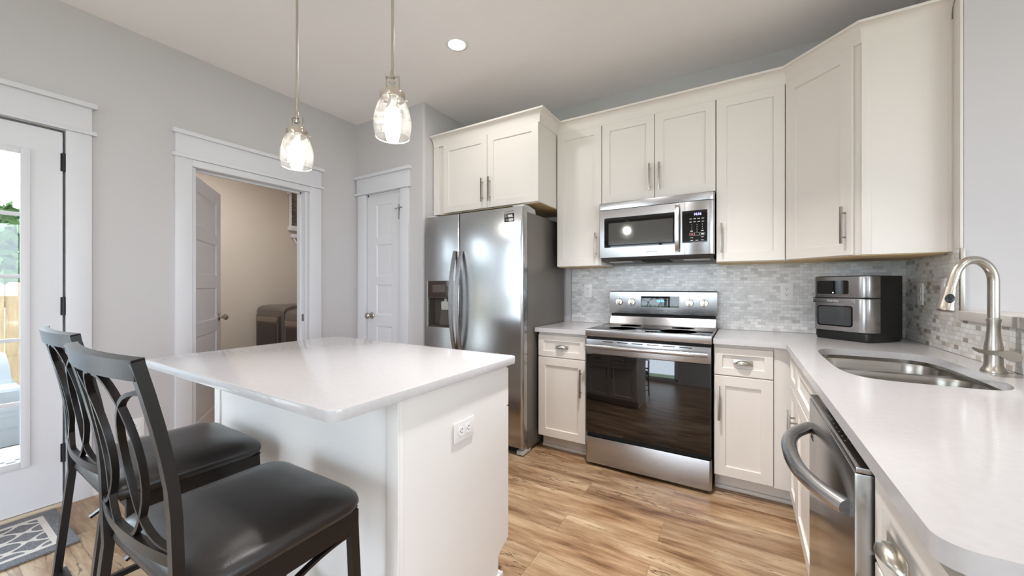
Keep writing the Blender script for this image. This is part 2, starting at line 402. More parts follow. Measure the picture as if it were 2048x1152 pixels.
def cup_pull(parent, fr, x, z, w=.082, y=-.019, mat=None):
    """half-dome cup pull, open at the bottom"""
    mb = MB(fr); ls = []
    n, m = 14, 8
    for i in range(m+1):
        ph = .5*PI*i/m  # 0 rim against the drawer .. top
        l = []
        for j in range(n+1):
            a = PI*j/n
            rx, rz, ry = w/2, .024, .028
            l.append(Vector((x-rx*math.cos(a)*math.cos(ph*.97), y-ry*math.sin(ph), z-.012+rz*(math.sin(a)*math.cos(ph)*1.0+.35*math.sin(ph)))))
        ls.append(l)
    mb.loops(ls, closed=False, cap0=False, cap1=False)
    bmesh.ops.solidify(mb.bm, geom=list(mb.bm.faces), thickness=.002)
    mb.box(x-w/2-.006, y-.003, z-.016, x+w/2+.006, y, z+.016, .0012)
    return mb.build('cup_pull', mat or M_nickel, parent, smooth=60)

# ================================================================== ROOM SHELL
CEIL = 2.81
XL, YB, XR, YP = -3.25, 3.14, .83, 2.407
mb = MB(); mb.box(-5.72, .73, -.06, -3.37, 3.4, 0); mb.box(-3.37, -3.85, -.06, 3.8, 3.4, 0); floor_ob = struct('floor', mb, M_floor, smooth=0)
floor_ob.data.transform(Matrix.Translation(floor_ob.location)); floor_ob.location = (0, 0, 0)
mb = MB(); mb.box(-5.72, .6, CEIL, 3.8, 3.4, CEIL+.1); mb.box(-3.45, -3.85, CEIL, 3.8, .6, CEIL+.1); struct('ceiling', mb, M_ceil, smooth=0)
# left wall with openings for the back door and the laundry door
mb = MB(); T = .12
D1 = (-1.395, .523, 2.092); D2 = (1.10, 1.908, 2.062)
for y0, y1 in ((-3.85, D1[0]), (D1[1], D2[0]), (D2[1], 3.40)): mb.box(XL-T, y0, 0, XL, y1, CEIL)
for d in (D1, D2): mb.box(XL-T, d[0], d[2], XL, d[1], CEIL)
struct('wall_left', mb, M_wall, smooth=0)
# pantry closet walls
D3 = (-3.098, -2.630, 2.10)
mb = MB(); mb.box(XL, YP, 0, D3[0], YP+T, CEIL); mb.box(D3[0], YP, D3[2], D3[1], YP+T, CEIL)
pts = [(D3[1], YP+T), (D3[1], YP)] + [(-2.35-.02+.02*math.sin(a), YP+.02-.02*math.cos(a)) for a in [i*PI/12 for i in range(7)]] + [(-2.35, YB), (-2.47, YB), (-2.47, YP+T)]
mb.prism(pts, 0, CEIL); struct('wall_pantry', mb, M_wall)
mb = MB(); mb.box(XL, YB, 0, 3.8, YB+.12, CEIL); struct('wall_back', mb, M_wall, smooth=0)
# right wall: full height stub beside the cabinets, then a half wall
mb = MB(); mb.box(XR, 2.463, 0, 3.68, YB, CEIL); mb.box(XR, .66, 0, XR+.12, 2.463, 1.072); struct('wall_right', mb, M_wall, smooth=0)
mb = MB(); mb.box(XR-.02, .64, 1.072, XR+.145, 2.461, 1.112, .004); struct('trim_1', mb, M_cab)
mb = MB(); mb.box(XR-.012, 2.463, 1.386, XR-.001, 2.527, 2.6, .002); mb.box(XR-.012, 2.463, 2.6, XR-.001, 2.527, CEIL); struct('trim_2', mb, M_cab)
mb = MB(); mb.box(3.68, -3.85, 0, 3.8, -3.0, CEIL); mb.box(3.68, 1.2, 0, 3.8, 3.4, CEIL); mb.box(3.68, -3.0, 0, 3.8, 1.2, .3); mb.box(3.68, -3.0, 2.3, 3.8, 1.2, CEIL); struct('wall_far_right', mb, M_wall, smooth=0)
w = sroot('window_3', (3.68, -.9, .3)); mb = MB()  # unseen window, added to light the island end from the right
for a, b, c, d in ((-3.0, .3, -2.95, 2.3), (1.15, .3, 1.2, 2.3), (-3.0, .3, 1.2, .35), (-3.0, 2.25, 1.2, 2.3), (-1.63, .3, -1.57, 2.3), (-.23, .3, -.17, 2.3)): mb.box(3.70, a, b, 3.75, c, d)
mb.build('window_frame', M_trim, w)
mb = MB()
for a, b, c, d in ((-3.1, .2, -3.0, 2.4), (1.2, .2, 1.3, 2.4), (-3.1, 2.3, 1.3, 2.42), (-3.12, .18, 1.32, .3)): mb.box(3.66, a, b, 3.68, c, d)
mb.build('window_casing', M_trim, w)
# wall behind the camera with two windows
mb = MB(); yy0, yy1 = -3.72, -3.6; wins = [(-2.8, -.4, .25, 2.25), (1.9, 2.7, .9, 2.1)]
xs = [-3.37, wins[0][0], wins[0][1], wins[1][0], wins[1][1], 3.8]
for a, b in ((0, 1), (2, 3), (4, 5)): mb.box(xs[a], yy0, 0, xs[b], yy1, CEIL)
for x0, x1, z0, z1 in wins: mb.box(x0, yy0, 0, x1, yy1, z0); mb.box(x0, yy0, z1, x1, yy1, CEIL)
struct('wall_front', mb, M_wall, smooth=0)
for i, (x0, x1, z0, z1) in enumerate(wins):
    w = sroot('window_%d' % (i+1), ((x0+x1)/2, yy1, z0))
    mb = MB(); xm = (x0+x1)/2
    for a, b, c, d in ((x0, z0, x0+.05, z1), (x1-.05, z0, x1, z1), (x0, z0, x1, z0+.05), (x0, z1-.05, x1, z1), (xm-.03, z0, xm+.03, z1)): mb.box(a, yy1-.07, b, c, yy1-.02, d)
    mb.build('window_frame', M_trim, w)
    mb = MB()
    for a, b, c, d in ((x0-.1, z0-.1, x0, z1+.1), (x1, z0-.1, x1+.1, z1+.1), (x0-.1, z1, x1+.1, z1+.12), (x0-.12, z0-.12, x1+.12, z0)): mb.box(a, yy1, b, c, yy1+.02, d)
    mb.build('window_casing', M_trim, w)
# laundry room walls
mb = MB(); mb.box(-5.72, .73, 0, -5.6, 3.4, CEIL); struct('wall_laundry_back', mb, M_laun, smooth=0)
mb = MB(); mb.box(-5.6, 3.28, 0, -3.37, 3.40, CEIL); struct('wall_laundry_side', mb, M_laun, smooth=0)
mb = MB(); mb.box(-5.6, .73, 0, -3.37, .85, CEIL); struct('wall_laundry_near', mb, M_laun, smooth=0)

# ------------------------------------------------------------------ door casings
def header(mb, a0, a1, z, put):
    put(mb, a0-.018, z, a1+.018, z+.022, .032); put(mb, a0, z+.022, a1, z+.155, .020); put(mb, a0-.018, z+.155, a1+.018, z+.182, .040)
def putL(mb, y0, z0, y1, z1, t, x=XL): mb.box(x, y0, z0, x+t, y1, z1, .002)
def putP(mb, x0, z0, x1, z1, t): mb.box(x0, YP-t, z0, x1, YP, z1, .002)
def jambs(mb, d, x0, x1, axis):
    for a, b in ((d[0], d[0]+.018), (d[1]-.018, d[1])):
        if axis == 'y': mb.box(x0, a, 0, x1, b, d[2])
        else: mb.box(a, x0, 0, b, x1, d[2])
    if axis == 'y': mb.box(x0, d[0], d[2]-.018, x1, d[1], d[2])
    else: mb.box(d[0], x0, d[2]-.018, d[1], x1, d[2])
mb = MB(); putL(mb, .523, 0, .622, 2.094, .018); putL(mb, -1.495, 0, -1.395, 2.094, .018); header(mb, -1.495, .622, 2.094, putL)
jambs(mb, D1, XL-.12, XL-.045, 'y'); struct('trim_3', mb, M_trim)
mb = MB(); putL(mb, 1.002, 0, 1.094, 2.094, .018); putL(mb, 1.925, 0, 2.028, 2.094, .018); putL(mb, 1.094, 2.046, 1.925, 2.0935, .016); header(mb, 1.002, 2.028, 2.094, putL)
jambs(mb, D2, XL-.125, XL+.002, 'y'); mb.box(XL-.07, D2[0]+.018, 2.03, XL-.058, D2[1]-.018, 2.044); mb.box(XL-.07, D2[1]-.03, 0, XL-.058, D2[1]-.018, 2.044)
struct('trim_4', mb, M_trim)
mb = MB(); putP(mb, -3.209, 0, -3.10, 2.10, .018); putP(mb, -2.628, 0, -2.524, 2.10, .018); header(mb, -3.228, -2.512, 2.102, putP)
jambs(mb, D3, YP+.01, YP+.12, 'x'); struct('trim_5', mb, M_trim)
for i, (y0, y1) in enumerate(((.622, 1.002), (2.028, YP), (-3.6, -1.495))):
    mb = MB(); mb.prism([(XL, 0), (XL+.014, 0), (XL+.014, .12), (XL+.006, .135), (XL, .135)], y0, y1, 'y'); struct('baseboard_left_%d' % (i+1), mb, M_trim)
mb = MB(); mb.box(-2.524, YP-.014, 0, -2.36, YP, .13, .003); mb.box(-2.35, YP, 0, -2.336, YB, .13, .003); struct('baseboard_pantry', mb, M_trim)

# ------------------------------------------------------------------ doors
def panels(mb, x0, x1, z0, z1, st, pans, t):
    """panel door in local frame: front at y=-t, stiles st, pans = list of (z0,z1)"""
    mb.box(x0, -t, z0, x0+st, 0, z1); mb.box(x1-st, -t, z0, x1, 0, z1)
    zz = z0
    for a, b in pans:
        mb.box(x0+st, -t, zz, x1-st, 0, a); zz = b
        for sgn, yf in ((1, -t), (-1, 0)):
            mb.nested(x0+st, a, x1-st, b, [(0, yf), (.010, yf+sgn*.007), (.016, yf+sgn*.007), (.040, yf+sgn*.001), (.0401, yf+sgn*.001)])
    mb.box(x0+st, -t, zz, x1-st, 0, z1)
def knob(parent, fr, x, z, y):
    """round passage knob and rose, outward -y"""
    mb = MB(fr); mb.lathe([(.0, 0), (.032, 0), (.032, -.006), (.026, -.010), (.012, -.012), (.011, -.03), (.017, -.038), (.027, -.046), (.029, -.055), (.025, -.064), (.012, -.069), (.0, -.070)][1:-1], (x, y, z), 24, 'y')
    return mb.build('knob', M_nickel, parent, smooth=50)
# door_1: pair of glazed back doors, hinged at the outer jambs
d1 = sroot('door_1', (XL, -.43, 0))
for a0, a1, hinge_side in ((-.432, .513, 1), (-1.385, -.440, -1)):
    fr = frame((XL, 0, 0), 90)  # local x = +y ; outward = +x
    mb = MB(fr); g0, g1, gz0, gz1 = a0+(.138 if hinge_side < 0 else .085), a1-(.135 if hinge_side > 0 else .085), .285, 1.93
    mb.box(a0, .0, .02, g0, .044, 2.078); mb.box(g1, .0, .02, a1, .044, 2.078); mb.box(g0, 0, .02, g1, .044, gz0); mb.box(g0, 0, gz1, g1, .044, 2.078)
    mb.build('door_slab', M_trim, d1, smooth=0)
    mb = MB(fr)
    for (x0, z0, x1, z1) in ((g0-.022, gz0-.022, g0+.012, gz1+.022), (g1-.012, gz0-.022, g1+.022, gz1+.022), (g0+.0121, gz0-.022, g1-.0121, gz0+.012), (g0+.0121, gz1-.012, g1-.0121, gz1+.022)): mb.box(x0, -.009, z0, x1, .004, z1, .003)
    mb.build('glazing_bead', M_trim, d1)
    for z in (1.6, 1.272, .937, .603): mb = MB(fr); mb.box(g0, .004, z-.010, g1, .020, z+.010, .003); mb.build('glazing_bar', M_trim, d1)
    mb = MB(fr); mb.box(g0, .021, gz0, g1, .025, gz1); mb.build('glass_pane', M_glass, d1, smooth=0)
    hx_ = a1+.004 if hinge_side > 0 else a0-.004
    for z in (1.912, 1.11, .292):
        mb = MB(fr); mb.tube([(hx_, -.006, z-.05), (hx_, -.006, z+.05)], .0075, 12); mb.box(hx_-.012, -.002, z-.05, hx_+.008, .001, z+.05); mb.build('hinge', M_bronze, d1)
mb = MB(frame((XL, 0, 0), 90)); mb.box(-.452, -.012, .02, -.420, .0, 2.078, .003); mb.build('astragal', M_trim, d1)
mb = MB(frame((XL, 0, 0), 90)); mb.lathe([(.03, 0), (.03, -.008), (.011, -.012), (.011, -.035), (.026, -.045), (.028, -.056), (.012, -.068)], (-.365, 0, .95), 24, 'y'); mb.build('knob', M_bronze, d1, smooth=50)
mb = MB(); mb.box(XL-.12, D1[0], 0, XL+.028, D1[1], .016, .003); mb.build('threshold', pmat('tan_threshold', srgb(206, 192, 168), .5), d1)
# door_2: laundry door, swung into the laundry
hx, hy = XL-.105, 1.124
ang = math.degrees(math.atan2(1.525-hy, -3.94-hx))   # direction hinge -> free edge
fr = frame((hx, hy, 0), ang+180)                     # local -x runs from hinge to the free edge, outward faces the kitchen
d2 = sroot('door_2', (hx, hy, 0)); L = .745
mb = MB(fr); panels(mb, -L, 0, .012, 2.036, .12, [(.20, .48), (.575, .845), (.945, 1.21), (1.31, 1.575), (1.665, 1.93)], .035); mb.build('door_slab', M_trim, d2, smooth=20)
kb = knob(d2, fr, -L+.065, .955, -.035)
mb = MB(fr); mb.lathe([(.032, 0), (.032, .006), (.012, .012), (.011, .03), (.027, .046), (.029, .055), (.012, .069)], (-L+.065, 0, .955), 24, 'y'); mb.build('knob', M_nickel, d2, smooth=50)
mb = MB(fr); mb.box(-L+.155, -.0385, 1.99, -L+.163, -.034, 2.036); mb.build('hook', M_nickel, d2)
for z in (1.83, 1.1, .61, .25):
    mb = MB(); mb.box(XL-.118, D2[0]+.0175, z-.045, XL-.0, D2[0]+.0195, z+.045); mb.tube([(XL-.006, D2[0]-.004, z-.045), (XL-.006, D2[0]-.004, z+.045)], .004, 8) if False else None; mb.build('hinge', M_nickel_dk, d2)
mb = MB(); mb.box(XL-.05, D2[1]-.0195, .92, XL-.02, D2[1]-.0172, .98); struct('trim_6', mb, M_nickel_dk)
# door_3: pantry door
d3 = sroot('door_3', (-2.86, YP, 0)); fr = frame((0, YP+.05, 0), 0)
mb = MB(fr); panels(mb, -3.079, -2.648, .012, 2.08, .108, [(.21, .475), (.575, .85), (.955, 1.24), (1.312, 1.618), (1.68, 1.994)], .04); mb.build('door_slab', M_trim, d3, smooth=20)
knob(d3, fr, -3.035, .945, -.04)
for z in (1.9, 1.078, .25):
    mb = MB(fr); mb.tube([(-2.643, -.043, z-.045), (-2.643, -.043, z+.045)], .006, 8); mb.box(-2.655, -.0415, z-.045, -2.63, -.0395, z+.045); mb.build('hinge', M_nickel_dk, d3)

# ------------------------------------------------------------------ backsplash
mb = MB(); mb.box(-1.285, YB-.010, .915, XR-.0005, YB-.0005, 1.386); o = mb.build('tile_backsplash', M_tile, smooth=0)
o['label'] = 'grey and white marble mosaic backsplash on the wall behind the stove'; o['category'] = 'backsplash'
mb = MB(); mb.prism([(YB-.0105, .915), (YB-.0105, 1.386), (2.463, 1.386), (2.463, 1.0715), (.66, 1.0715), (.66, .915)], XR-.010, XR-.0005, 'x'); o = mb.build('tile_backsplash', M_tile2, smooth=0)
o['label'] = 'warm marble mosaic backsplash with brown flecks on the low wall behind the faucet'; o['category'] = 'backsplash'
mb = MB(); mb.box(XR-.014, 2.452, 1.112, XR, 2.464, 1.388, .001); struct('trim_7', mb, M_nickel)

# ================================================================== UPPER CABINETS
UZ0, UZ1 = 1.378, 2.44
def wall_cab(label, x0, x1, z0, doors, yf=2.81, yb=YB, group='white wall cabinets', z1=UZ1, sides=True):
    t = thing('upper_cabinet', label, 'cabinet', ((x0+x1)/2, (yf+yb)/2, z0), group)
    mb = MB(); mb.box(x0+.0005, yf+.021, z0, x1-.0005, yb-.0005, z1-.0002, .0008); mb.build('body', M_cab, t)
    mb = MB(); mb.box(x0+.004, yf+.030, z0-.003, x1-.004, yb-.014, z0); mb.build('underside', M_wood, t, label='bare tan wood underside')
    fr = frame((0, yf+.019, 0), 0)
    for (a, b, hx_, hz) in doors:
        mb = MB(fr); shaker(mb, a, z0+.002, b, z1-.002); dd = mb.build('door', M_cab, t, smooth=20)
        if hx_: bar_pull(dd, fr, hx_, hz)
    return t
wall_cab('tall narrow white wall cabinet between refrigerator and microwave', -1.285, -.914, UZ0, [(-1.282, -.917, -.957, 1.533)])
wall_cab('short two-door white wall cabinet above the microwave', -.914, -.152, 1.842, [(-.911, -.534, -.565, 1.99), (-.531, -.155, -.500, 1.99)])
wall_cab('tall single-door white wall cabinet right of the microwave', -.152, .22, UZ0, [(-.149, .215, -.120, 1.533)])
# over the refrigerator (deep)
t = thing('upper_cabinet', 'deep two-door white wall cabinet above the refrigerator', 'cabinet', (-1.78, 2.82, 1.85), 'white wall cabinets')
mb = MB(); mb.box(-2.275, 2.521, 1.85, -1.2905, YB-.001, UZ1, .0008); mb.build('body', M_cab, t)
mb = MB(); mb.box(-2.34, 2.515, 1.85, -2.275, 2.54, UZ1); mb.build('filler_strip', M_cab, t)
mb = MB(); mb.box(-2.27, 2.53, 1.847, -1.296, 3.1, 1.85); mb.build('underside', M_wood, t, label='bare tan wood underside')
fr = frame((0, 2.519, 0), 0)
for a, b, h in ((-2.215, -1.756, -1.793), (-1.752, -1.293, -1.722)):
    mb = MB(fr); shaker(mb, a, 1.852, b, UZ1-.002); dd = mb.build('door', M_cab, t, smooth=20); bar_pull(dd, fr, h, 1.995)
# diagonal corner cabinet
t = thing('upper_cabinet', 'diagonal white corner wall cabinet with wide blank end panel above the toaster oven', 'cabinet', (.6, 2.85, UZ0), 'white wall cabinets')
A = Vector((.222, 2.829)); B = Vector((.505, 2.546))
mb = MB(); mb.prism([(.2205, YB-.001), (A.x, A.y), (B.x, B.y), (XR-.001, B.y), (XR-.001, YB-.001)], UZ0, UZ1); mb.build('body', M_cab, t, smooth=0)
mb = MB(); mb.prism([(.23, YB-.014), (.235, 2.84), (.515, 2.556), (XR-.014, 2.556), (XR-.014, YB-.014)], UZ0-.004, UZ0); mb.build('underside', M_wood, t, smooth=0, label='bare tan wood underside')
ln_ = (B-A).length; fr = frame((A.x, A.y, 0), -45)
mb = MB(fr); shaker(mb, .012, UZ0+.002, ln_-.026, UZ1-.002, 0); dd = mb.build('door', M_cab, t, smooth=20); bar_pull(dd, fr, ln_-.058, 1.535)
mb = MB(); mb.box(B.x, B.y-.016, UZ0, B.x+.035, B.y, UZ1, .002); mb.box(XR-.025, B.y-.016, UZ0, XR-.002, B.y, UZ1, .002); mb.box(B.x+.035, B.y-.011, UZ0, XR-.025, B.y, UZ1); mb.build('end_panel', M_cab, t)
# crown moulding, one run along the cabinet tops
def sweep(mb, path, prof):
    P = [Vector(p) for p in path]; n = len(P); ls = []
    for i in range(n):
        d0 = (P[i]-P[i-1]).normalized() if i else (P[1]-P[0]).normalized(); d1 = (P[i+1]-P[i]).normalized() if i < n-1 else d0
        n0, n1 = Vector((d0.y, -d0.x)), Vector((d1.y, -d1.x)); m = (n0+n1).normalized(); m = m/max(.3, m.dot(n0))
        ls.append([Vector((P[i].x+m.x*o, P[i].y+m.y*o, z)) for o, z in prof])
    return mb.loops(ls)
prof = [(.0, UZ1-.0), (.004, UZ1), (.006, UZ1+.018)] + [(.006+.046*(1-math.cos(a)), UZ1+.018+.060*math.sin(a)) for a in [i*PI/2/8 for i in range(1, 9)]] + [(.054, UZ1+.090), (.046, UZ1+.092), (.0, UZ1+.092)]
mb = MB(); sweep(mb, [(-2.335, 2.515), (-1.2905, 2.515), (-1.2905, 2.825), (.2225, 2.825), (.507, 2.541), (XR-.014, 2.541)], prof)
o = mb.build('crown_molding', M_cab, smooth=30); o['label'] = 'white coved crown molding running along the tops of the wall cabinets'; o['category'] = 'molding'

# ================================================================== BASE CABINETS
def toe(mb, x0, x1, yf):  # toe board + quarter round in the local frame with door face at yf
    mb.box(x0, yf+.075, 0, x1, yf+.09, .115); mb.box(x0, yf+.058, 0, x1, yf+.075, .022, .006)
def base_cab(label, x0, x1, doors, drawers, fr, depth=.58, filler=None, group='white base cabinets', loc=(0, 0, 0), hollow=False):
    """local frame: body front at y=0, fronts stand .019 out"""
    t = thing('base_cabinet', label, 'cabinet', loc, group)
    mb = MB(fr); 
    if hollow:
        mb.box(x0, 0, .105, x1, .018, .884); mb.box(x0, .018, .105, x0+.016, depth, .884); mb.box(x1-.016, .018, .105, x1, depth, .884); mb.box(x0+.016, .018, .105, x1-.016, depth, .121)
    else: mb.box(x0, 0, .105, x1, depth, .884)
    mb.build('body', M_cab, t, smooth=0)
    mb = MB(fr); toe(mb, x0, x1, -.002); mb.build('toe_kick', M_cab, t)
    if filler: mb = MB(fr); mb.box(filler[0], -.012, .105, filler[1], 0, .884); mb.build('filler_strip', M_cab, t, smooth=0)
    for (a, b, z0, z1, hx_, hz, ln) in doors:
        mb = MB(fr); shaker(mb, a, z0, b, z1); dd = mb.build('door', M_cab, t, smooth=20)
        if hx_ is not None: bar_pull(dd, fr, hx_, hz, ln)
    for (a, b, z0, z1, hx_) in drawers:
        mb = MB(fr); shaker(mb, a, z0, b, z1, st=.042); dd = mb.build('drawer', M_cab, t, smooth=20)
        if hx_ is not None: cup_pull(dd, fr, hx_, (z0+z1)/2)
    return t
YD = 2.564
fb = frame((0, YD, 0), 0)
base_cab('narrow white base cabinet between refrigerator and stove', -1.318, -.936, [(-1.315, -.943, .112, .697, -.975, .54, .2)], [(-1.315, -.943, .703, .862, -1.124)], fb, YB-YD-.002, loc=(-1.12, 2.85, 0))
base_cab('white base cabinet right of the stove beside the inner corner', -.149, .235, [(-.146, .143, .112, .697, -.122, .54, .2)], [(-.146, .143, .703, .862, -.002)], fb, YB-YD-.002, (.146, .233), loc=(.04, 2.85, 0))
XD = .232   # right run body face
fr90 = frame((XD, 0, 0), -90)   # local x = -y
base_cab('white sink base cabinet between inner corner and dishwasher', -2.50, -1.587, [(-2.50, -2.222, .112, .697, -2.262, .52, .2), (-2.216, -1.592, .112, .697, -2.176, .52, .2)], [(-2.50, -2.222, .703, .862, None), (-2.216, -1.592, .703, .862, None)], fr90, .58, loc=(.52, 2.05, 0), hollow=True)
base_cab('white drawer base cabinet at the near end of the sink counter', -.975, -.672, [(-.972, -.675, .112, .697, -.935, .54, .2)], [(-.972, -.675, .703, .862, -.845)], fr90, .58, loc=(.52, .82, 0))

# ------------------------------------------------------------------ countertops
mb = MB(); slab(mb, rrect(-1.335, 2.52, -.934, YB-.0105, .004), [], .884, .914); o = mb.build('countertop', M_quartz, smooth=30)
o['label'] = 'small white quartz countertop left of the stove'; o['category'] = 'countertop'; o['group'] = 'white quartz countertops'
out = [(-.150, YB-.0105), (-.150, 2.52), (.150, 2.52), (.172, 2.515), (.190, 2.499), (.197, 2.478)] + [(.197, .68)] + [(.232-.035*math.cos(a), .677-.035*math.sin(a)) for a in [i*PI/2/8 for i in range(1, 9)]] + [(XR-.0105, .642), (XR-.0105, YB-.0105)]
def sinkoutline(off=0):
    c = Vector((.505, 2.05)); pts = []
    for i in range(56):
        a = 2*PI*i/56; ca, sa = math.cos(a), math.sin(a)
        sg = lambda v, p: math.copysign(abs(v)**p, v)
        px = c.x+(.209+off)*sg(ca, .42); py = c.y+(.375+off)*sg(sa, .50)
        pts.append((px, py))
    return pts
hole = sinkoutline()
mb = MB(); slab(mb, out, [hole], .884, .914); o = mb.build('countertop', M_quartz, smooth=30)
o['label'] = 'large white quartz countertop with the sink cutout, ending in a peninsula'; o['category'] = 'countertop'; o['group'] = 'white quartz countertops'

# ------------------------------------------------------------------ sink
t = thing('kitchen_sink', 'double-bowl stainless steel undermount sink in the corner countertop', 'sink', (.505, 2.05, .70))
def bowl(mb, x0, y0, x1, y1, zt, zb, r):
    ls = []
    for ins, z, rr in ((-.0, zt, r), (.004, zt-.02, r), (.012, zb+.03, r), (.03, zb+.006, r*.8), (.06, zb, r*.6)):
        ls.append([Vector((p[0], p[1], z)) for p in rrect(x0+ins, y0+ins, x1-ins, y1-ins, rr, 7)])
    mb.loops(ls, cap0=False)
mb = MB(); bowl(mb, .290, 1.67, .722, 2.115, .866, .69, .10); mb.build('near_bowl', M_sink, t, smooth=50)
mb = MB(); bowl(mb, .290, 2.145, .722, 2.432, .866, .70, .10); mb.build('far_bowl', M_sink, t, smooth=50)
mb = MB(); o1 = sinkoutline(.03)
slab(mb, o1, [rrect(.290, 1.67, .722, 2.115, .10, 7)[::-1], rrect(.290, 2.145, .722, 2.432, .10, 7)[::-1]], .864, .8665)
ls = [[Vector((p[0], p[1], z)) for p in sinkoutline(.012)] for z in (.8665, .8838)]; mb.loops(ls, cap0=False, cap1=False)
mb.build('rim', M_sink, t, smooth=40)
for y, zb in ((1.9, .69), (2.29, .70)):
    mb = MB(); mb.lathe([(.045, zb+.001), (.043, zb+.004), (.03, zb+.002)], (.505, y, 0), 24); mb.build('drain', M_chrome, t)

# ------------------------------------------------------------------ faucet
FX, FY = .755, 2.03
t = thing('kitchen_faucet', 'brushed nickel gooseneck pull-down faucet standing behind the sink', 'faucet', (FX, FY, .914))
mb = MB(); mb.lathe([(.031, .914), (.032, .919), (.029, .926), (.0245, .934), (.0225, .944), (.0222, .975), (.0226, 1.0), (.0215, 1.012), (.0180, 1.035), (.0160, 1.065), (.0160, 1.088), (.0180, 1.099), (.0180, 1.103), (.015, 1.105)], (FX, FY, 0), 32); mb.build('body', M_nickel, t, smooth=40)
dv = Vector((-.82, -.57)).normalized(); rad = .076
pts = [(FX, FY, 1.10), (FX, FY, 1.15), (FX, FY, 1.20), (FX, FY, 1.235)]
for i in range(1, 15):
    a = PI*i/14*.93; pts.append((FX+dv.x*rad*(1-math.cos(a)), FY+dv.y*rad*(1-math.cos(a)), 1.235+rad*math.sin(a)))
tv = (Vector(pts[-1])-Vector(pts[-2])).normalized(); pts += [tuple(Vector(pts[-1])+tv*.02), tuple(Vector(pts[-1])+tv*.042)]
mb = MB(); mb.tube(pts, .0146, 16); mb.build('spout', M_nickel, t, smooth=60)
e = Vector(pts[-1]); d = (e-Vector(pts[-2])).normalized(); d = (d+Vector((0, 0, -.4))).normalized()
mb = MB(); q = [e+d*s_ for s_ in (-.002, .004, .03, .065, .072, .080, .084)]
mb.tube(q, [.0155, .0165, .019, .0225, .024, .0243, .020], 24); hd = mb.build('spray_head', M_nickel, t, smooth=45)
c0 = e+d*.040; n_ = Vector((dv.x*.2+.05, -1.0, .12)).normalized(); n_ = (n_-d*n_.dot(d)).normalized(); a_ = d.cross(n_)
mb = MB(); mb.loops([[c0+n_*h+a_*(.0115*s_*math.cos(u_))+d*(.0165*s_*math.sin(u_)) for u_ in [2*PI*j/20 for j in range(20)]] for h, s_ in ((.012, 1), (.0225, 1), (.0240, .8))]); mb.build('spray_button', M_black, hd, smooth=50)
# leaf lever across the body
cdir = Vector((.94, -.34, 0)).normalized(); fdir = Vector((-.34, -.94, 0))
prof_l = [(-.058, .0025, .010), (-.050, .005, .004), (-.038, .0065, -.001), (-.020, .0075, -.003), (.0, .008, -.004), (.018, .009, -.004), (.030, .013, -.006), (.042, .0175, -.009), (.054, .0185, -.013), (.064, .015, -.017), (.071, .008, -.020), (.074, .002, -.021)]
mb = MB(); mb.bar([Vector((FX, FY, .990+dz))+cdir*a_*.82+fdir*(.0235-.10*max(0, a_-.02)) for a_, w_l, dz in prof_l], lambda i: prof_l[i][1]*2, .005, (.15, -.25, 1)); mb.build('lever', M_nickel, t, smooth=50)

# ------------------------------------------------------------------ dishwasher
t = thing('dishwasher', 'stainless steel dishwasher with curved bar handle under the sink counter', 'dishwasher', (.5, 1.28, 0))
fr = frame((.186, 0, 0), -90)   # front plane x=.186, local x=-y
mb = MB(fr); mb.box(-1.578, .048, .11, -.984, .6, .862); mb.build('tub', M_darkgrey, t, smooth=0)
mb = MB(fr); mb.box(-1.578, 0, .115, -.984, .040, .852, .004); dd = mb.build('door', M_steel_f, t)
mb = MB(fr); mb.box(-1.578, .002, .853, -.984, .040, .864, .002); mb.build('control_strip', M_steel_f, t)
mb = MB(fr)
for i in range(18): mb.box(-1.40+.016*i, .012+.008*(i % 2), .864, -1.392+.016*i, .015+.008*(i % 2), .8643)
mb.build('control_marks', M_text, t, smooth=0)
mb = MB(fr)
for i in range(4): mb.box(-1.545, -.0006, .765-.010*i, -1.50, .001, .769-.010*i)
mb.build('vent', M_gap, t, smooth=0)
mb = MB(fr); hp = []
for i in range(21):
    u_ = -1+2*i/20; hp.append((-1.281+u_*.262, -.072*(1-abs(u_)**2.6)-.004, .765))
mb.tube(hp, .0185, 14, flat=.9); mb.build('handle', M_steel, dd, smooth=60)
mb = MB(fr); mb.box(-1.578, .06, 0, -.984, .075, .11); mb.build('toe_kick', M_gap, t, smooth=0)

# ================================================================== RANGE
RX0, RX1 = -.926, -.157; RW = RX1-RX0
t = thing('range', 'freestanding stainless steel electric range with black glass oven door', 'stove', ((RX0+RX1)/2, 2.8, 0))
mb = MB(); mb.box(RX0+.003, 2.545, .03, RX1-.003, 3.10, .90); mb.build('body', M_darkgrey, t, smooth=0)
mb = MB(); mb.prism([(RX0, 2.545), (RX0, 2.51), (RX0+.012, 2.497), (RX1-.012, 2.497), (RX1, 2.51), (RX1, 2.545)], .022, .198, bev=.003); mb.build('storage_drawer', M_steel, t)
mb = MB(); mb.box(RX0+.004, 2.503, .225, RX1-.004, 2.543, .762, .002); dr = mb.build('oven_door', M_ovenglass, t)
mb = MB(); mb.box(RX0+.004, 2.500, .764, RX1-.004, 2.543, .862, .003); mb.build('door_top_band', M_steel, dr)
mb = MB(); 
for i in range(6): mb.box(RX0+.12+.095*i, 2.4995, .848, RX0+.19+.095*i, 2.501, .853)
mb.build('vent_slots', M_gap, dr, smooth=0)
mb = MB(); mb.tube([(RX0+.018, 2.455, .822), (RX0+.1, 2.447, .822), ((RX0+RX1)/2, 2.444, .822), (RX1-.1, 2.447, .822), (RX1-.018, 2.455, .822)], .0145, 14, flat=1.0)
for x in (RX0+.035, RX1-.035): mb.box(x-.012, 2.452, .812, x+.012, 2.502, .832, .003)
mb.build('handle', M_steel, dr, smooth=50)
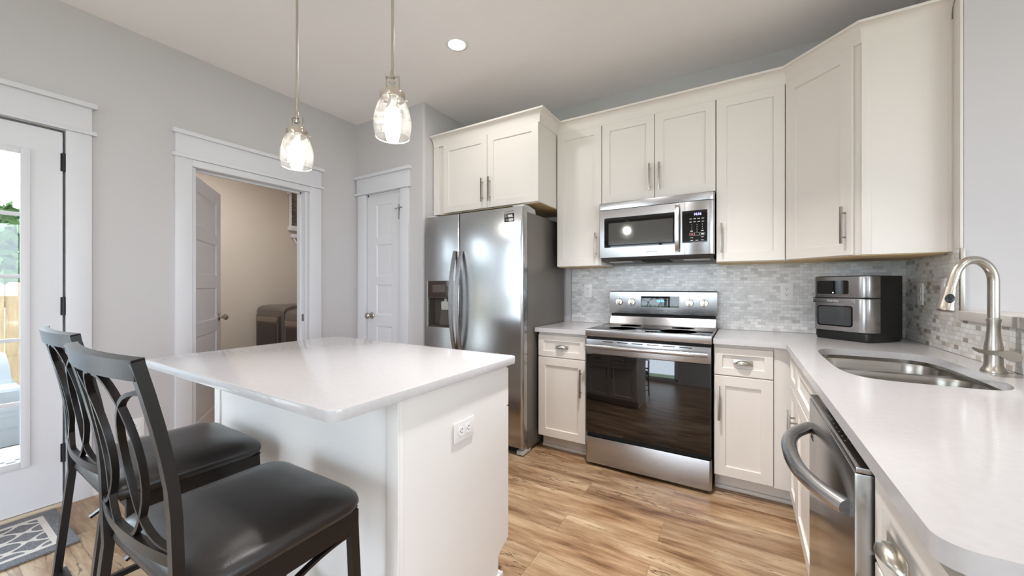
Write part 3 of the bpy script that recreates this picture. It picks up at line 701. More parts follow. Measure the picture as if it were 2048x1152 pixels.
for b_ in ((RX0+.006, 2.515, .199, RX1-.006, 2.543, .224), (RX0+.004, 2.515, .863, RX1-.004, 2.545, .879)): mb = MB(); mb.box(*b_); mb.build('gap', M_gap, t, smooth=0)
mb = MB(); mb.prism([(2.50, .882), (2.496, .888), (2.496, .922), (2.502, .928), (2.54, .928), (2.54, .882)], RX0, RX1, 'x'); mb.build('cooktop_trim', M_steel, t)
mb = MB(); mb.box(RX0+.004, 2.54, .90, RX1-.004, 3.03, .9275, .001); ck_ = mb.build('cooktop_glass', M_blackglass, t)
for x in (RX0, RX1-.006): mb = MB(); mb.box(x, 2.50, .90, x+.006, 3.05, .9285); mb.build('side_trim', M_steel, t, smooth=0)
M_ring = pmat('burner_ring', srgb(60, 60, 62), .2)
for cx0, cy0, r0 in ((-.72, 2.68, .10), (-.36, 2.68, .115), (-.72, 2.90, .075), (-.36, 2.90, .075)):
    mb = MB(); mb.lathe([(r0, .9276), (r0, .9279), (r0-.003, .9279), (r0-.003, .9276)], (cx0, cy0, 0), 40); mb.build('burner_ring', M_ring, ck_)
# backguard: lower riser, dark gap, tilted panel
mb = MB(); mb.prism([(3.022, .926), (3.030, .936), (3.058, .985), (3.10, .985), (3.10, .926)], RX0+.008, RX1-.008, 'x'); mb.build('backguard_riser', M_steel, t)
mb = MB(); mb.box(RX0+.012, 3.064, .984, RX1-.012, 3.10, 1.02); mb.build('gap', M_gap, t, smooth=0)
mb = MB(); mb.box(RX0+.002, 3.070, 1.012, RX1-.002, 3.12, 1.186); mb.build('panel_back', M_black, t, smooth=0)
tl = .006
mb = MB(); mb.prism([(3.052, 1.008), (3.049, 1.014), (3.055, 1.178), (3.060, 1.183), (3.07, 1.183), (3.07, 1.008)], RX0, RX1, 'x'); bp = mb.build('control_panel', M_steel, t)
def py(z): return 3.049+(z-1.014)*.0366-.0004
mb = MB(); mb.prism([(-.679, 1.062), (-.405, 1.062), (-.405, 1.146), (-.679, 1.146)], py(1.10)-.003, py(1.10)+.004, 'y'); dsp = mb.build('display_glass', M_blackglass, bp, smooth=0)
text('10:56', .026, (-.537, py(1.10)-.0034, 1.110), 0, M_lcd_c, dsp, 'clock_digits')
for i in range(3):
    for j in range(3): text(str(1+i*3+j), .0085, (-.502+.017*j, py(1.10)-.0034, 1.128-.018*i), 0, M_textw, dsp, 'keypad_mark')
yq = py(1.10)-.0034
bits('key_legend', [(x-.008, yq, z-.0015, x+.008, yq+.0006, z+.0015) for x in (-.645, -.615, -.585) for z in (1.128, 1.110, 1.092)] + [(-.444, yq, z-.004, -.418, yq+.0006, z-.0025) for z in (1.126, 1.105, 1.083)] + [(x-.006, yq, 1.073, x+.006, yq+.0006, 1.0755) for x in (-.56, -.54, -.52, -.50)], M_textw, dsp)
text('SAMSUNG', .0135, (-.544, py(1.04), 1.039), 0, M_text, bp, 'brand_lettering')
for x in (-.847, -.750, -.336, -.240):
    z = 1.100; mb = MB(); mb.lathe([(.028, py(z)+.002), (.028, py(z)-.006), (.0255, py(z)-.016), (.024, py(z)-.018)], (x, 0, z), 32, 'y'); kn_ = mb.build('control_knob', M_chrome, t, smooth=40)
    mb = MB(); mb.box(x-.0085, py(z)-.034, z-.026, x+.0085, py(z)-.016, z+.026, .004); mb.build('grip', M_chrome, kn_)
    bits('dial_mark', [(x+.037*math.sin(a)-.0018, py(z+.037*math.cos(a))-.0003, z+.037*math.cos(a)-.0018, x+.037*math.sin(a)+.0018, py(z)+.002, z+.037*math.cos(a)+.0018) for a in (0, .9, -.9, PI)], M_text, bp)
for x in (-.80, -.30): text('\u2022 \u25B4 \u2022', .010, (x, py(1.045), 1.042), 0, M_text, bp, 'burner_mark')
for x in (RX0+.06, RX1-.06):
    for y in (2.58, 3.05): mb = MB(); mb.lathe([(.018, 0), (.018, .03)], (x, y, 0), 16); mb.build('foot', M_black, t)

# ================================================================== MICROWAVE
MX0, MX1, MYF, MZ0, MZ1 = -.908, -.157, 2.735, 1.430, 1.828
t = thing('microwave_oven', 'stainless over-the-range microwave hung under the cabinet above the stove', 'microwave', (-.53, 2.93, MZ0))
mb = MB(); mb.box(MX0+.003, MYF+.05, MZ0+.002, MX1-.003, YB-.012, 1.8375); mb.build('body', M_darkgrey, t, smooth=0)
mb = MB(); mb.prism([(MX0, MYF+.05), (MX0, MYF+.006), (MX0+.006, MYF), (MX1-.03, MYF), (MX1-.008, MYF+.012), (MX1, MYF+.05)], 1.779, MZ1, bev=.002); mb.build('vent_band', M_steel, t)
mb = MB(); mb.prism([(MX0, MYF+.05), (MX0, MYF+.006), (MX0+.006, MYF), (-.329, MYF), (-.329, MYF+.05)], MZ0, 1.776, bev=.0015); dr = mb.build('door', M_steel, t)
mb = MB(); mb.prism([(-.327, MYF+.05), (-.327, MYF), (MX1-.03, MYF), (MX1-.008, MYF+.012), (MX1, MYF+.05)], MZ0, 1.776, bev=.0015); cp = mb.build('control_side', M_steel, t)
mb = MB(); mb.prism(rrect(-.870, 1.502, -.378, 1.717, .008), MYF-.0015, MYF+.002, 'y'); wf = mb.build('window_surround', M_blackglass, dr, smooth=0)
mb = MB(); mb.prism(rrect(-.838, 1.520, -.402, 1.678, .006), MYF-.0025, MYF, 'y'); mb.build('window_glass', M_mwglass, wf, smooth=0)
mb = MB(); mb.prism(rrect(-.345, 1.505, -.196, 1.716, .003), MYF-.002, MYF+.002, 'y'); kp = mb.build('keypad_glass', M_blackglass, cp, smooth=0)
text('10:56', .021, (-.253, MYF-.0024, 1.690), 0, M_lcd_b, kp, 'clock_digits')
yq = MYF-.0024
bits('key_legend', [(x-.007, yq, z-.0018, x+.007, yq+.0006, z+.0018) for z in (1.661, 1.641) for x in (-.294, -.270, -.246, -.222)] + [(x-.007, yq, 1.5785, x+.007, yq+.0006, 1.5835) for x in (-.288, -.225)] + [(x-.008, yq, z-.0016, x+.008, yq+.0006, z+.0016) for x, z in ((-.287, 1.538), (-.225, 1.540), (-.287, 1.520), (-.257, 1.520), (-.226, 1.521))] + [(-.231, yq, 1.556, -.217, yq+.0006, 1.564)], M_textw, kp)
for x in (-.287, -.256, -.225):
    m_ = MB(); x0, x1 = x-.0145, x+.0145
    for b_ in ((x0, 1.552, x1, 1.5528), (x0, 1.5685, x1, 1.5693), (x0, 1.5528, x0+.0008, 1.5685), (x1-.0008, 1.5528, x1, 1.5685)): m_.box(b_[0], yq, b_[1], b_[2], yq+.0006, b_[3])
    m_.build('key_outline', M_textw, kp, smooth=0)
mb = MB(); mb.box(-.294, yq, 1.556, -.280, yq+.0006, 1.565); mb.build('stop_key', M_red, kp, smooth=0)
for i, ch in enumerate('1234567890'):
    x = (-.287, -.256, -.225)[i % 3] if i < 9 else -.256; z = 1.622-.0145*(i//3)
    text(ch, .010, (x, yq, z), 0, M_textw, kp, 'key_digit')
text('SAMSUNG', .016, (-.535, MYF-.0004, 1.460), 0, M_text, dr, 'brand_lettering')
mb = MB(); mb.bar([(-.372, MYF-.012, 1.452), (-.372, MYF-.034, 1.475), (-.372, MYF-.046, 1.53), (-.372, MYF-.049, 1.605), (-.372, MYF-.046, 1.68), (-.372, MYF-.034, 1.735), (-.372, MYF-.012, 1.758)], .024, .014, (1, 0, 0))
for z in (1.46, 1.75): mb.box(-.382, MYF-.024, z-.012, -.362, MYF+.001, z+.012, .003)
mb.build('handle', M_steel, dr, smooth=50)
mb = MB(); mb.prism([(MYF+.008, 1.430), (MYF+.05, 1.408), (YB-.03, 1.400), (YB-.03, 1.432), (MYF+.05, 1.432)], MX0+.008, MX1-.008, 'x'); un = mb.build('underside', M_darkgrey, t)
for x in (-.78, -.27): mb = MB(); mb.box(x-.08, 2.83, 1.401, x+.08, 2.95, 1.4055); mb.build('cooktop_light', M_grey, un, smooth=0)
mb = MB(); mb.box(-.62, 2.80, 1.4005, -.44, 2.99, 1.407); mb.build('grease_filter', M_gap, un, smooth=0)

# ================================================================== REFRIGERATOR
t = thing('refrigerator', 'side-by-side stainless steel refrigerator with ice and water dispenser', 'refrigerator', (-1.815, 2.73, 0))
FY0 = 2.352; XA, XM, XB = -2.288, -1.919, -1.340; FZ0, FZ1 = .062, 1.795
mb = MB(); mb.box(XA+.004, FY0+.078, .03, XB-.004, 3.095, 1.765, .003); mb.build('body', M_steel_dark, t)
mb = MB(); mb.box(XA+.006, FY0+.066, .08, XB-.006, FY0+.079, 1.78); mb.build('door_gasket', M_gap, t, smooth=0)
def doorprof(x0, x1, r0, r1, yb):
    return [(x0, yb), (x0, FY0+r0)] + [(x0+r0-r0*math.cos(a), FY0+r0-r0*math.sin(a)) for a in [i*PI/2/6 for i in range(1, 7)]] + [(x1-r1+r1*math.sin(a), FY0+r1-r1*math.cos(a)) for a in [i*PI/2/6 for i in range(1, 7)]] + [(x1, yb)]
HX0, HX1, HZ0, HZ1 = -2.250, -1.998, .888, 1.268
mb = MB(); pr = doorprof(XA, XM-.003, .02, .012, FY0+.066)
mb.prism(pr, FZ0, HZ0); mb.prism(pr, HZ1, FZ1, bev=0)
pl = doorprof(XA, HX0, .02, 0.0, FY0+.066); mb.prism(doorprof(XA, HX0, .02, 1e-4, FY0+.066), HZ0, HZ1); mb.prism(doorprof(HX1, XM-.003, 1e-4, .012, FY0+.066), HZ0, HZ1)
fd = mb.build('freezer_door', M_steel_f, t, smooth=30)
mb = MB(); mb.prism(doorprof(XM+.003, XB, .012, .03, FY0+.066), FZ0, FZ1, bev=.0); rd = mb.build('refrigerator_door', M_steel_f, t, smooth=30)
# dispenser
mb = MB(frame((0, FY0, 0), 0)); mb.nested(HX0, HZ0, HX1, 1.135, [(0, -.002), (.006, -.003), (.010, .002), (.022, .060), (.0221, .060)]); mb.box(HX0, -.002, HZ0-.0, HX1, .003, HZ0+.004)
dp = mb.build('dispenser', M_darkgrey, fd, smooth=20)
mb = MB(frame((0, FY0, 0), 0)); mb.box(HX0, -.004, 1.135, HX1, .06, HZ1, .004); mb.build('dispenser_panel', pmat('smoked_panel', srgb(58, 48, 42), .12), fd)
mb = MB(frame((0, FY0, 0), 0)); mb.box(HX0+.055, -.0046, 1.175, HX1-.06, -.003, 1.235); mb.build('dispenser_screen', pmat('dispenser_screen', srgb(92, 82, 78), .2), fd, smooth=0)
mb = MB(frame((0, FY0, 0), 0)); cx0 = (HX0+HX1)/2+.04
mb.prism([(cx0-.035, 1.03), (cx0+.035, 1.03), (cx0+.04, 1.085), (cx0+.03, 1.10), (cx0-.03, 1.10), (cx0-.04, 1.085)], .018, .036, 'y', bev=.004); mb.tube([(cx0, .03, 1.09), (cx0, .045, 1.14)], .015, 10); mb.build('dispenser_lever', M_grey, fd)
mb = MB(frame((0, FY0, 0), 0)); mb.prism([(HX0+.09, .90), (HX1-.02, .90), (HX1-.05, 1.10), (HX0+.12, 1.10)], .040, .058, 'y'); mb.build('dispenser_spout', pmat('dispenser_plastic', srgb(92, 84, 76), .3), fd)
for x, par, sx_ in ((XM-.030, fd, -1), (XM+.032, rd, 1)):
    pts = []
    for i in range(19):
        u_ = -1+2*i/18; pts.append((x, FY0-.012-.058*(1-abs(u_)**2.2), 1.10+u_*.40))
    mb = MB(); mb.bar(pts, .026, .018, (1, 0, 0)); mb.build('handle', M_steel, par, smooth=50)
# energy sticker
mb = MB(); mb.box(-1.494, FY0-.0006, 1.690, -1.412, FY0+.001, 1.752); st = mb.build('sticker', M_black, rd, smooth=0)
yq = FY0-.0011
bits('sticker_line', [(-1.462, yq, 1.728, -1.426, yq+.0006, 1.742), (-1.462, yq, 1.724, -1.418, yq+.0006, 1.727), (-1.458, yq, 1.697, -1.418, yq+.0006, 1.714)], M_textw, st)
text('D', .030, (-1.477, yq, 1.735), 0, M_textw, st, 'sticker_letter'); text('10', .020, (-1.475, yq, 1.706), 0, M_textw, st, 'sticker_number')
text('SAMSUNG', .017, (-1.453, FY0-.0006, 1.766), 0, M_nickel_dk, rd, 'brand_lettering')
for x0, x1 in ((XA+.01, XA+.10), (XB-.10, XB-.006)):
    mb = MB(); mb.prism([(FY0+.02, 1.796), (FY0+.03, 1.812), (FY0+.10, 1.815), (FY0+.20, 1.800), (FY0+.215, 1.765), (FY0+.02, 1.765)], x0, x1, 'x', bev=.004); mb.build('hinge_cover', M_grey, t)
mb = MB(); mb.box(XA+.02, FY0+.05, .012, XB-.02, FY0+.09, .06); mb.build('base_grille', M_gap, t, smooth=0)
for x0 in (XA+.01, XB-.06):
    mb = MB(); mb.box(x0, FY0+.015, .006, x0+.055, FY0+.13, .035, .005); mb.box(x0+.01, FY0+.04, .03, x0+.05, FY0+.08, .066, .004); mb.build('foot_bracket', M_grey, t)
for x0 in (XA+.05, XB-.05): mb = MB(); mb.lathe([(.02, 0), (.02, .032)], (x0, 3.0, 0), 16); mb.build('foot', M_black, t)

# ================================================================== TOASTER OVEN
TO = Vector((.365, 2.922, .914)); ang = -43
t = thing('toaster_oven', 'silver and black countertop air fryer oven angled in the corner', 'toaster oven', TO)
fr = frame(TO, ang); w_, dp_, h_ = .287, .27, .365
mb = MB(fr); mb.prism(rrect(.0, 0.006, w_, dp_, .02, 5, (.02, .045, .015, .015)), .012, h_, bev=.006); mb.build('body', M_black, t, smooth=40)
def fpr(z0, z1, th, x0=-.001, x1=w_+.001):
    out = rrect(x0, -.004, x1, .085, .02, 6, (.02, .05, .0, .0)); inn = [(p[0]*.985+w_*.0075, p[1]+.006) for p in out]
    return out
mb = MB(fr); mb.prism(fpr(0, 0, 0), .243, h_-.004, bev=.003); up = mb.build('control_fascia', M_steel, t, smooth=40)
mb = MB(fr); mb.prism(fpr(0, 0, 0), .052, .238, bev=.003); dn = mb.build('oven_door', M_steel, t, smooth=40)
mb = MB(fr); mb.prism(rrect(.024, .262, .192, h_-.026, .010), -.0055, .0, 'y'); mb.build('display_glass', M_blackglass, up, smooth=0)
mb = MB(fr); mb.lathe([(.004, -.0062), (.004, -.005)], (.112, 0, .270), 16, 'y'); mb.build('power_light', pmat('power_light', (.5, .6, .6, 1), .4, emit=(.6, .75, .75, 1), estr=.8), up)
mb = MB(fr); mb.box(.002, -.0065, .2105, .222, -.003, .234, .001); hb = mb.build('door_handle', M_steel, dn)
p_ = fr @ Vector((.112, -.0068, .2225)); text('Gala Elite', .017, p_, ang, M_textw, hb, 'brand_lettering')
mb = MB(fr); mb.prism(rrect(.026, .078, .212, .196, .014), -.0055, .0, 'y'); wg = mb.build('window_surround', M_blackglass, dn, smooth=0)
mb = MB(fr); mb.prism(rrect(.034, .085, .204, .189, .010), -.0065, -.003, 'y'); mb.build('window_glass', pmat('tinted_window', srgb(64, 66, 68), .08, spec=.8), wg, smooth=0)
mb = MB(fr); mb.prism(rrect(.006, .004, w_-.004, dp_-.004, .02), .0, .05, bev=.008); mb.build('base', M_black, t)
mb = MB(fr); mb.box(-.002, -.005, .2385, w_+.002, .08, .2425); mb.build('seam', M_gap, t, smooth=0)

# ================================================================== OUTLETS
def outlet(label, fr, x, z, horiz=False, rocker=False):
    p = fr @ Vector((x, 0, z)); t = thing('power_outlet', label, 'outlet' if not rocker else 'switch', p, 'white wall plates')
    f2 = fr @ Matrix.Translation((x, 0, z)) @ (Matrix.Rotation(PI/2, 4, 'Y') if horiz else Matrix.Identity(4))
    mb = MB(f2); mb.prism(rrect(-.036, -.058, .036, .058, .004), -.005, -.0002, 'y', bev=.0015); mb.build('plate', M_white, t)
    if rocker:
        mb = MB(f2); mb.box(-.017, -.008, -.033, .017, -.004, .033, .002); mb.build('rocker', M_white, t); return t
    for s_ in (-1, 1):
        mb = MB(f2); mb.prism(rrect(-.0165, -.0145+s_*.0195, .0165, .0145+s_*.0195, .011), -.0068, -.004, 'y'); rc = mb.build('receptacle', M_white, t)
        mb = MB(f2); zc = s_*.0195
        mb.box(-.0075, -.0071, zc-.0015, -.0052, -.006, zc+.0075); mb.box(.0052, -.0071, zc-.0005, .0075, -.006, zc+.0065); mb.lathe([(.0026, -.0071), (.0026, -.006)], (0, 0, zc-.0075), 10, 'y'); mb.build('slots', M_hole, rc, smooth=0)
    return t
fbk = frame((0, YB-.010, 0), 0); frt = frame((XR-.010, 0, 0), -90)
outlet('white outlet on the tiles between refrigerator and stove', fbk, -1.138, 1.183)
outlet('white outlet on the tiles between stove and toaster oven', fbk, .249, 1.186)
outlet('white outlet on the side tiles behind the toaster oven', frt, -2.90, 1.178)
outlet('white switch plate on the side tiles behind the faucet head', frt, -2.615, 1.20, rocker=True)
outlet('white horizontal outlet on the island end panel', frame((-.868, 0, 0), 90), 1.09, .70, True)
outlet('white outlet low on the left wall behind the stool backs', frame((XL, 0, 0), 90), .815, .335)

# ================================================================== ISLAND
t = thing('kitchen_island', 'white kitchen island cabinet under the square quartz top', 'island', (-1.475, 1.10, 0))
IX0, IX1, IY0, IY1 = -2.075, -.870, .790, 1.388
mb = MB(); mb.box(IX0+.018, IY0+.018, .115, IX1-.018, IY1-.002, .884); mb.build('body', M_isl, t, smooth=0)
mb = MB(); mb.box(IX0, IY0, 0, IX1, IY0+.018, .884, .0015)
for x in (IX0, IX1-.05): mb.box(x, IY0-.006, 0, x+.05, IY0, .884, .0015)
mb.build('back_panel', M_isl, t)
ep = [(IY0+.018, 0), (1.312, 0), (1.312, .105), (1.335, .125), (1.345, .128), (1.352, .138), (IY1, .138), (IY1, .884), (IY0+.018, .884)]
ep = [(IY0+.018, 0), (1.322, 0), (1.322, .100), (1.350, .115), (IY1, .128), (IY1, .884), (IY0+.018, .884)]
for x in (IX0, IX1-.018): mb = MB(); mb.prism(ep, x, x+.018, 'x'); mb.build('end_panel', M_isl, t, smooth=0)
mb = MB(); mb.box(IX0+.018, 1.30, 0, IX1-.018, 1.322, .115); mb.box(IX0+.01, 1.322, 0, IX1+.004, 1.340, .03, .008); mb.box(IX1-.001, 1.25, 0, IX1+.012, 1.345, .028, .008); mb.build('toe_kick', M_trim, t)
fr = frame((0, IY1, 0), 180)
for a, b, h in ((-2.072, -1.675, 1.71), (-1.671, -1.274, None), (-1.270, -.873, 1.23)):
    mb = MB(fr); shaker(mb, -b, .13, -a, .70); dd = mb.build('door', M_isl, t, smooth=20)
    if h: bar_pull(dd, fr, h, .56, .18)
    else: bar_pull(dd, fr, 1.31, .56, .18)
    mb = MB(fr); shaker(mb, -b, .706, -a, .865, st=.042); dd = mb.build('drawer', M_isl, t, smooth=20); cup_pull(dd, fr, -(a+b)/2, .785)
mb = MB(); mb.prism([(-2.145+p[0], .558+p[1]) for p in rrect(0, 0, 1.300, .884, .035)], .884, .914, bev=.003)
o = mb.build('countertop', M_quartz, smooth=30); o['label'] = 'square white quartz countertop on the island with rounded corners'; o['category'] = 'countertop'; o['group'] = 'white quartz countertops'

# ================================================================== BAR STOOLS
def stool_y(z):    # rear post line, y at height z (local, front is +y)
    if z <= .60: return -.06+.06*(z/.60)
    if z <= .80: return -.006*(z-.60)/.20
    return -.006-.055*((z-.80)/.29)**1.35
def stool(label, x, y):
    t = thing('bar_stool', label, 'stool', (x, y, 0), 'black metal counter stools')
    fr = Matrix.Translation((x, y, 0)); HW = .199
    zs = [i*.06 for i in range(18)]+[1.085]
    for s_ in (-1, 1):
        mb = MB(fr); mb.bar([(s_*HW, stool_y(z), z) for z in zs], .022, .019, (1, 0, 0)); mb.build('rear_post', M_frame, t)
        mb = MB(fr); mb.bar([(s_*(HW-.008), .385+.03*(1-z/.58), z) for z in (0, .2, .4, .58)], .024, .024, (1, 0, 0)); mb.build('front_leg', M_frame, t)
    def back(xx, z): return (xx, stool_y(z)-.018*(1-(xx/HW)**2), z)
    n = 16
    mb = MB(fr); mb.bar([(p[0], p[1], p[2]) for p in [back(-HW-.004+(2*HW+.008)*i/n, 1.070) for i in range(n+1)]], .038, .020, (0, -.15, 1)); mb.build('top_rail', M_frame, t)
    mb = MB(fr); mb.bar([back(-HW+2*HW*i/n, .700) for i in range(n+1)], .026, .014, (0, -.1, 1)); mb.build('lower_rail', M_frame, t)
    # oval and two inward arcs, flat bars set on edge
    zc, hz = .875, .172
    def sd(i): return (0, 1, .15)
    for s_ in (-1, 1):
        mb = MB(fr); mb.bar([back(s_*(.012+.100*math.sin(PI*i/20)**.85), zc+hz*math.cos(PI*i/20)) for i in range(21)], .012, .008, sd); mb.build('oval_bar', M_frame, t)
        mb = MB(fr); mb.bar([back(s_*(HW-.158*math.sin(PI*i/20)**.9), zc+hz*.90*math.cos(PI*i/20)-.004) for i in range(21)], .012, .008, sd); mb.build('arc_bar', M_frame, t)
    # cushion
    ls = []; y0, y1, X = .0, .415, .222
    for ins, z, r in ((.018, .598, .05), (.004, .606, .06), (0, .618, .06), (.003, .632, .06), (.014, .645, .06), (.036, .655, .06), (.08, .661, .06), (.15, .664, .04)):
        pts = rrect(-X+ins, y0+ins, X-ins, y1-ins, r, 6); ls.append([Vector((p[0], p[1], z)) for p in pts])
    mb = MB(fr); mb.loops(ls); mb.build('seat_cushion', M_leather, t, smooth=60)
    mb = MB(fr); mb.box(-HW, .05, .555, HW, .066, .600); mb.box(-HW, .375, .555, HW, .391, .600)
    for s_ in (-1, 1): mb.box(s_*HW-.008, .04, .545, s_*HW+.008, .395, .600)
    mb.box(-.19, .03, .594, .19, .405, .600); mb.build('seat_frame', M_frame, t)
    for s_ in (-1, 1):   # arched side brace
        mb = MB(fr); mb.bar([(s_*(HW-.004), .04+.33*i/12, .42+.118*math.sin(PI*.5*i/12)) for i in range(13)], .016, .008, (1, 0, 0)); mb.build('side_brace', M_frame, t)
        mb = MB(fr); mb.box(s_*HW-.007, -.042, .165, s_*HW+.007, .41, .185); mb.build('side_rung', M_frame, t)
    mb = MB(fr); mb.box(-HW, .393, .215, HW, .413, .235); mb.build('foot_rest', M_frame, t)
    mb = MB(fr); mb.box(-HW, -.03, .265, HW, -.012, .283); mb.build('rear_rung', M_frame, t)
    return t
ST1 = (-1.112, .283); ST2 = (-1.735, .324)
s1 = stool('nearest black metal counter stool with oval lattice back and black leather seat', *ST1)
s1.rotation_euler = (0, 0, math.radians(1.2))
s2 = s1.copy(); COL.objects.link(s2); s2.rotation_euler = (0, 0, math.radians(-.5)); s2.location = (ST2[0], ST2[1], 0)
s2['label'] = 'black metal counter stool nearer the back door, partly behind the other stool'
for ch in list(s1.children):
    c = ch.copy(); COL.objects.link(c); c.parent = s2

# ================================================================== LIGHT FITTINGS
def pendant(label, x, y, zb):
    t = thing('pendant_light', label, 'pendant light', (x, y, zb), 'glass pendants over the island')
    z = lambda h: zb+h
    mb = MB(); mb.lathe([(.012, CEIL-.03), (.06, CEIL-.022), (.062, CEIL)], (x, y, 0), 32); mb.build('canopy', M_chrome, t, smooth=50)
    mb = MB(); mb.tube([(x, y, z(.246)), (x, y, CEIL-.02)], .0055, 12); mb.lathe([(.0085, z(.226)), (.0085, z(.25)), (.006, z(.256))], (x, y, 0), 16); mb.build('rod', M_nickel, t, smooth=50)
    mb = MB(); a = .55; ca, sa = math.cos(a), math.sin(a)
    for s_ in (-1, 1): mb.bar([(x+s_*.024*ca, y+s_*.024*sa, z(.175)), (x+s_*.024*ca, y+s_*.024*sa, z(.232))], .012, .003, (-sa, ca, 0))
    mb.bar([(x-.0255*ca, y-.0255*sa, z(.231)), (x+.0255*ca, y+.0255*sa, z(.231))], .012, .003, (-sa, ca, 0))
    mb.lathe([(.012, z(.205)), (.012, z(.212)), (.004, z(.215)), (.004, z(.23))], (x, y, 0), 12); mb.build('yoke', M_chrome, t)
    mb = MB(); mb.lathe([(.020, z(.186)), (.026, z(.186)), (.030, z(.176)), (.030, z(.168)), (.046, z(.168)), (.047, z(.164)), (.047, z(.146)), (.044, z(.144)), (.02, z(.150))], (x, y, 0), 32)
    for i in range(3): b_ = a+.6+i*2*PI/3; mb.tube([(x+.045*math.cos(b_), y+.045*math.sin(b_), z(.155)), (x+.058*math.cos(b_), y+.058*math.sin(b_), z(.155))], .003, 8)
    mb.build('shade_holder', M_chrome, t, smooth=40)
    pr = [(.040, .163), (.0415, .152), (.046, .143), (.056, .122), (.065, .095), (.070, .066), (.0705, .045), (.068, .022), (.064, .004), (.0632, 0)]
    full = pr + [(r-.0022, h) for r, h in pr[::-1]]
    mb = MB(); mb.lathe([(r, z(h)) for r, h in full], (x, y, 0), 48, cap=False); mb.build('glass_shade', M_seed, t, smooth=60)
    mb = MB(); mb.lathe([(.0632, z(.0)), (.0642, z(-.0015)), (.0622, z(-.0025)), (.0606, z(-.001)), (.061, z(.001))], (x, y, 0), 48, cap=False); mb.build('shade_rim', pmat('glass_rim', (.95, .93, .9, 1), .15, spec=.8), t, smooth=60) if 'rim' not in RIM else mb.build('shade_rim', RIM['rim'], t, smooth=60)
    mb = MB(); mb.lathe([(.013, z(.150)), (.014, z(.135)), (.0165, z(.122)), (.022, z(.108))], (x, y, 0), 24); mb.build('bulb_collar', M_neck, t, smooth=60)
    mb = MB(); mb.lathe([(.022, z(.108)), (.027, z(.097)), (.0295, z(.085)), (.029, z(.072)), (.024, z(.059)), (.014, z(.051)), (.004, z(.0488))], (x, y, 0), 24); mb.build('bulb', M_bulb, t, smooth=60)
    return t
RIM = {'rim': pmat('glass_rim', (.95, .93, .9, 1), .15, spec=.8)}
pendant('glass pendant light hanging farther left, nearer the laundry door', -1.785, 1.0, 1.778)
pendant('glass pendant light hanging nearer the refrigerator', -1.150, 1.01, 1.790)
def can(label, x, y, watts=5, beam=180):
    t = thing('recessed_light', label, 'ceiling light', (x, y, CEIL), 'recessed ceiling lights')
    mb = MB(); mb.lathe([(.052, CEIL-.001), (.056, CEIL-.007), (.075, CEIL-.003), (.078, CEIL-.0002)], (x, y, 0), 40, cap=False); mb.build('trim_ring', M_white, t, smooth=60)
    mb = MB(); mb.lathe([(.0, CEIL-.0035), (.054, CEIL-.004)], (x, y, 0), 32, cap=False); mb.build('lens', M_canlens, t)
    d = bpy.data.lights.new('can_lamp', 'AREA'); d.shape = 'DISK'; d.size = .11; d.energy = watts; d.spread = math.radians(beam); d.color = (1, .98, .97)
    o = bpy.data.objects.new('can_lamp', d); COL.objects.link(o); o.location = (0, 0, -.012); o.parent = t
    return t
can('round recessed ceiling light glowing near the pantry corner', -1.605, 1.945, 3.2)
can('unseen recessed ceiling light added to brighten the kitchen floor and base cabinets', -.42, 1.68, 15, 100)  # unseen can, added to lift the floor and base fronts
can('unseen recessed ceiling light added as fill on the camera side of the kitchen', -1.0, -.9, 4)  # this can and the next two are unseen, added for even fill
can('unseen recessed ceiling light added as fill above the dining side', 1.3, -.5, 4)
can('unseen recessed ceiling light added as fill in the room beyond the low wall', 2.0, 1.2, 3)
can('round recessed ceiling light in the laundry room, outside the photo', -4.5, 1.75, 20)

# ================================================================== RUG, ORNAMENT
mb = MB(); mb.prism(rrect(-.25, -.40, .25, .40, .006), .001, .011, bev=.003); o = mb.build('door_mat', M_rug, smooth=40)
o.location = (-2.955, .082, 0); o.data.transform(Matrix.Translation((0, 0, .001)))
o['label'] = 'grey door mat with cream trellis pattern in front of the back door'; o['category'] = 'rug'
mb = MB(); yq = YP-.012
mb.bar([(-2.640, yq-.004, 1.955), (-2.642, yq-.004, 1.835)], .007, .004, (1, 0, 0)); mb.bar([(-2.690, yq-.004, 1.925), (-2.595, yq-.004, 1.932)], .007, .004, (0, 0, 1))
for p in ((-2.690, 1.925), (-2.595, 1.932), (-2.642, 1.832), (-2.640, 1.958)): mb.ball((p[0], yq-.004, p[1]), .0055, u=10, v=6)
mb.box(-2.645, yq-.004, 1.91, -2.637, YP+.012, 1.93)
o = mb.build('cross_ornament', M_nickel, smooth=40); o['label'] = 'small thin metal cross hanging at the edge of the pantry door'; o['category'] = 'ornament'

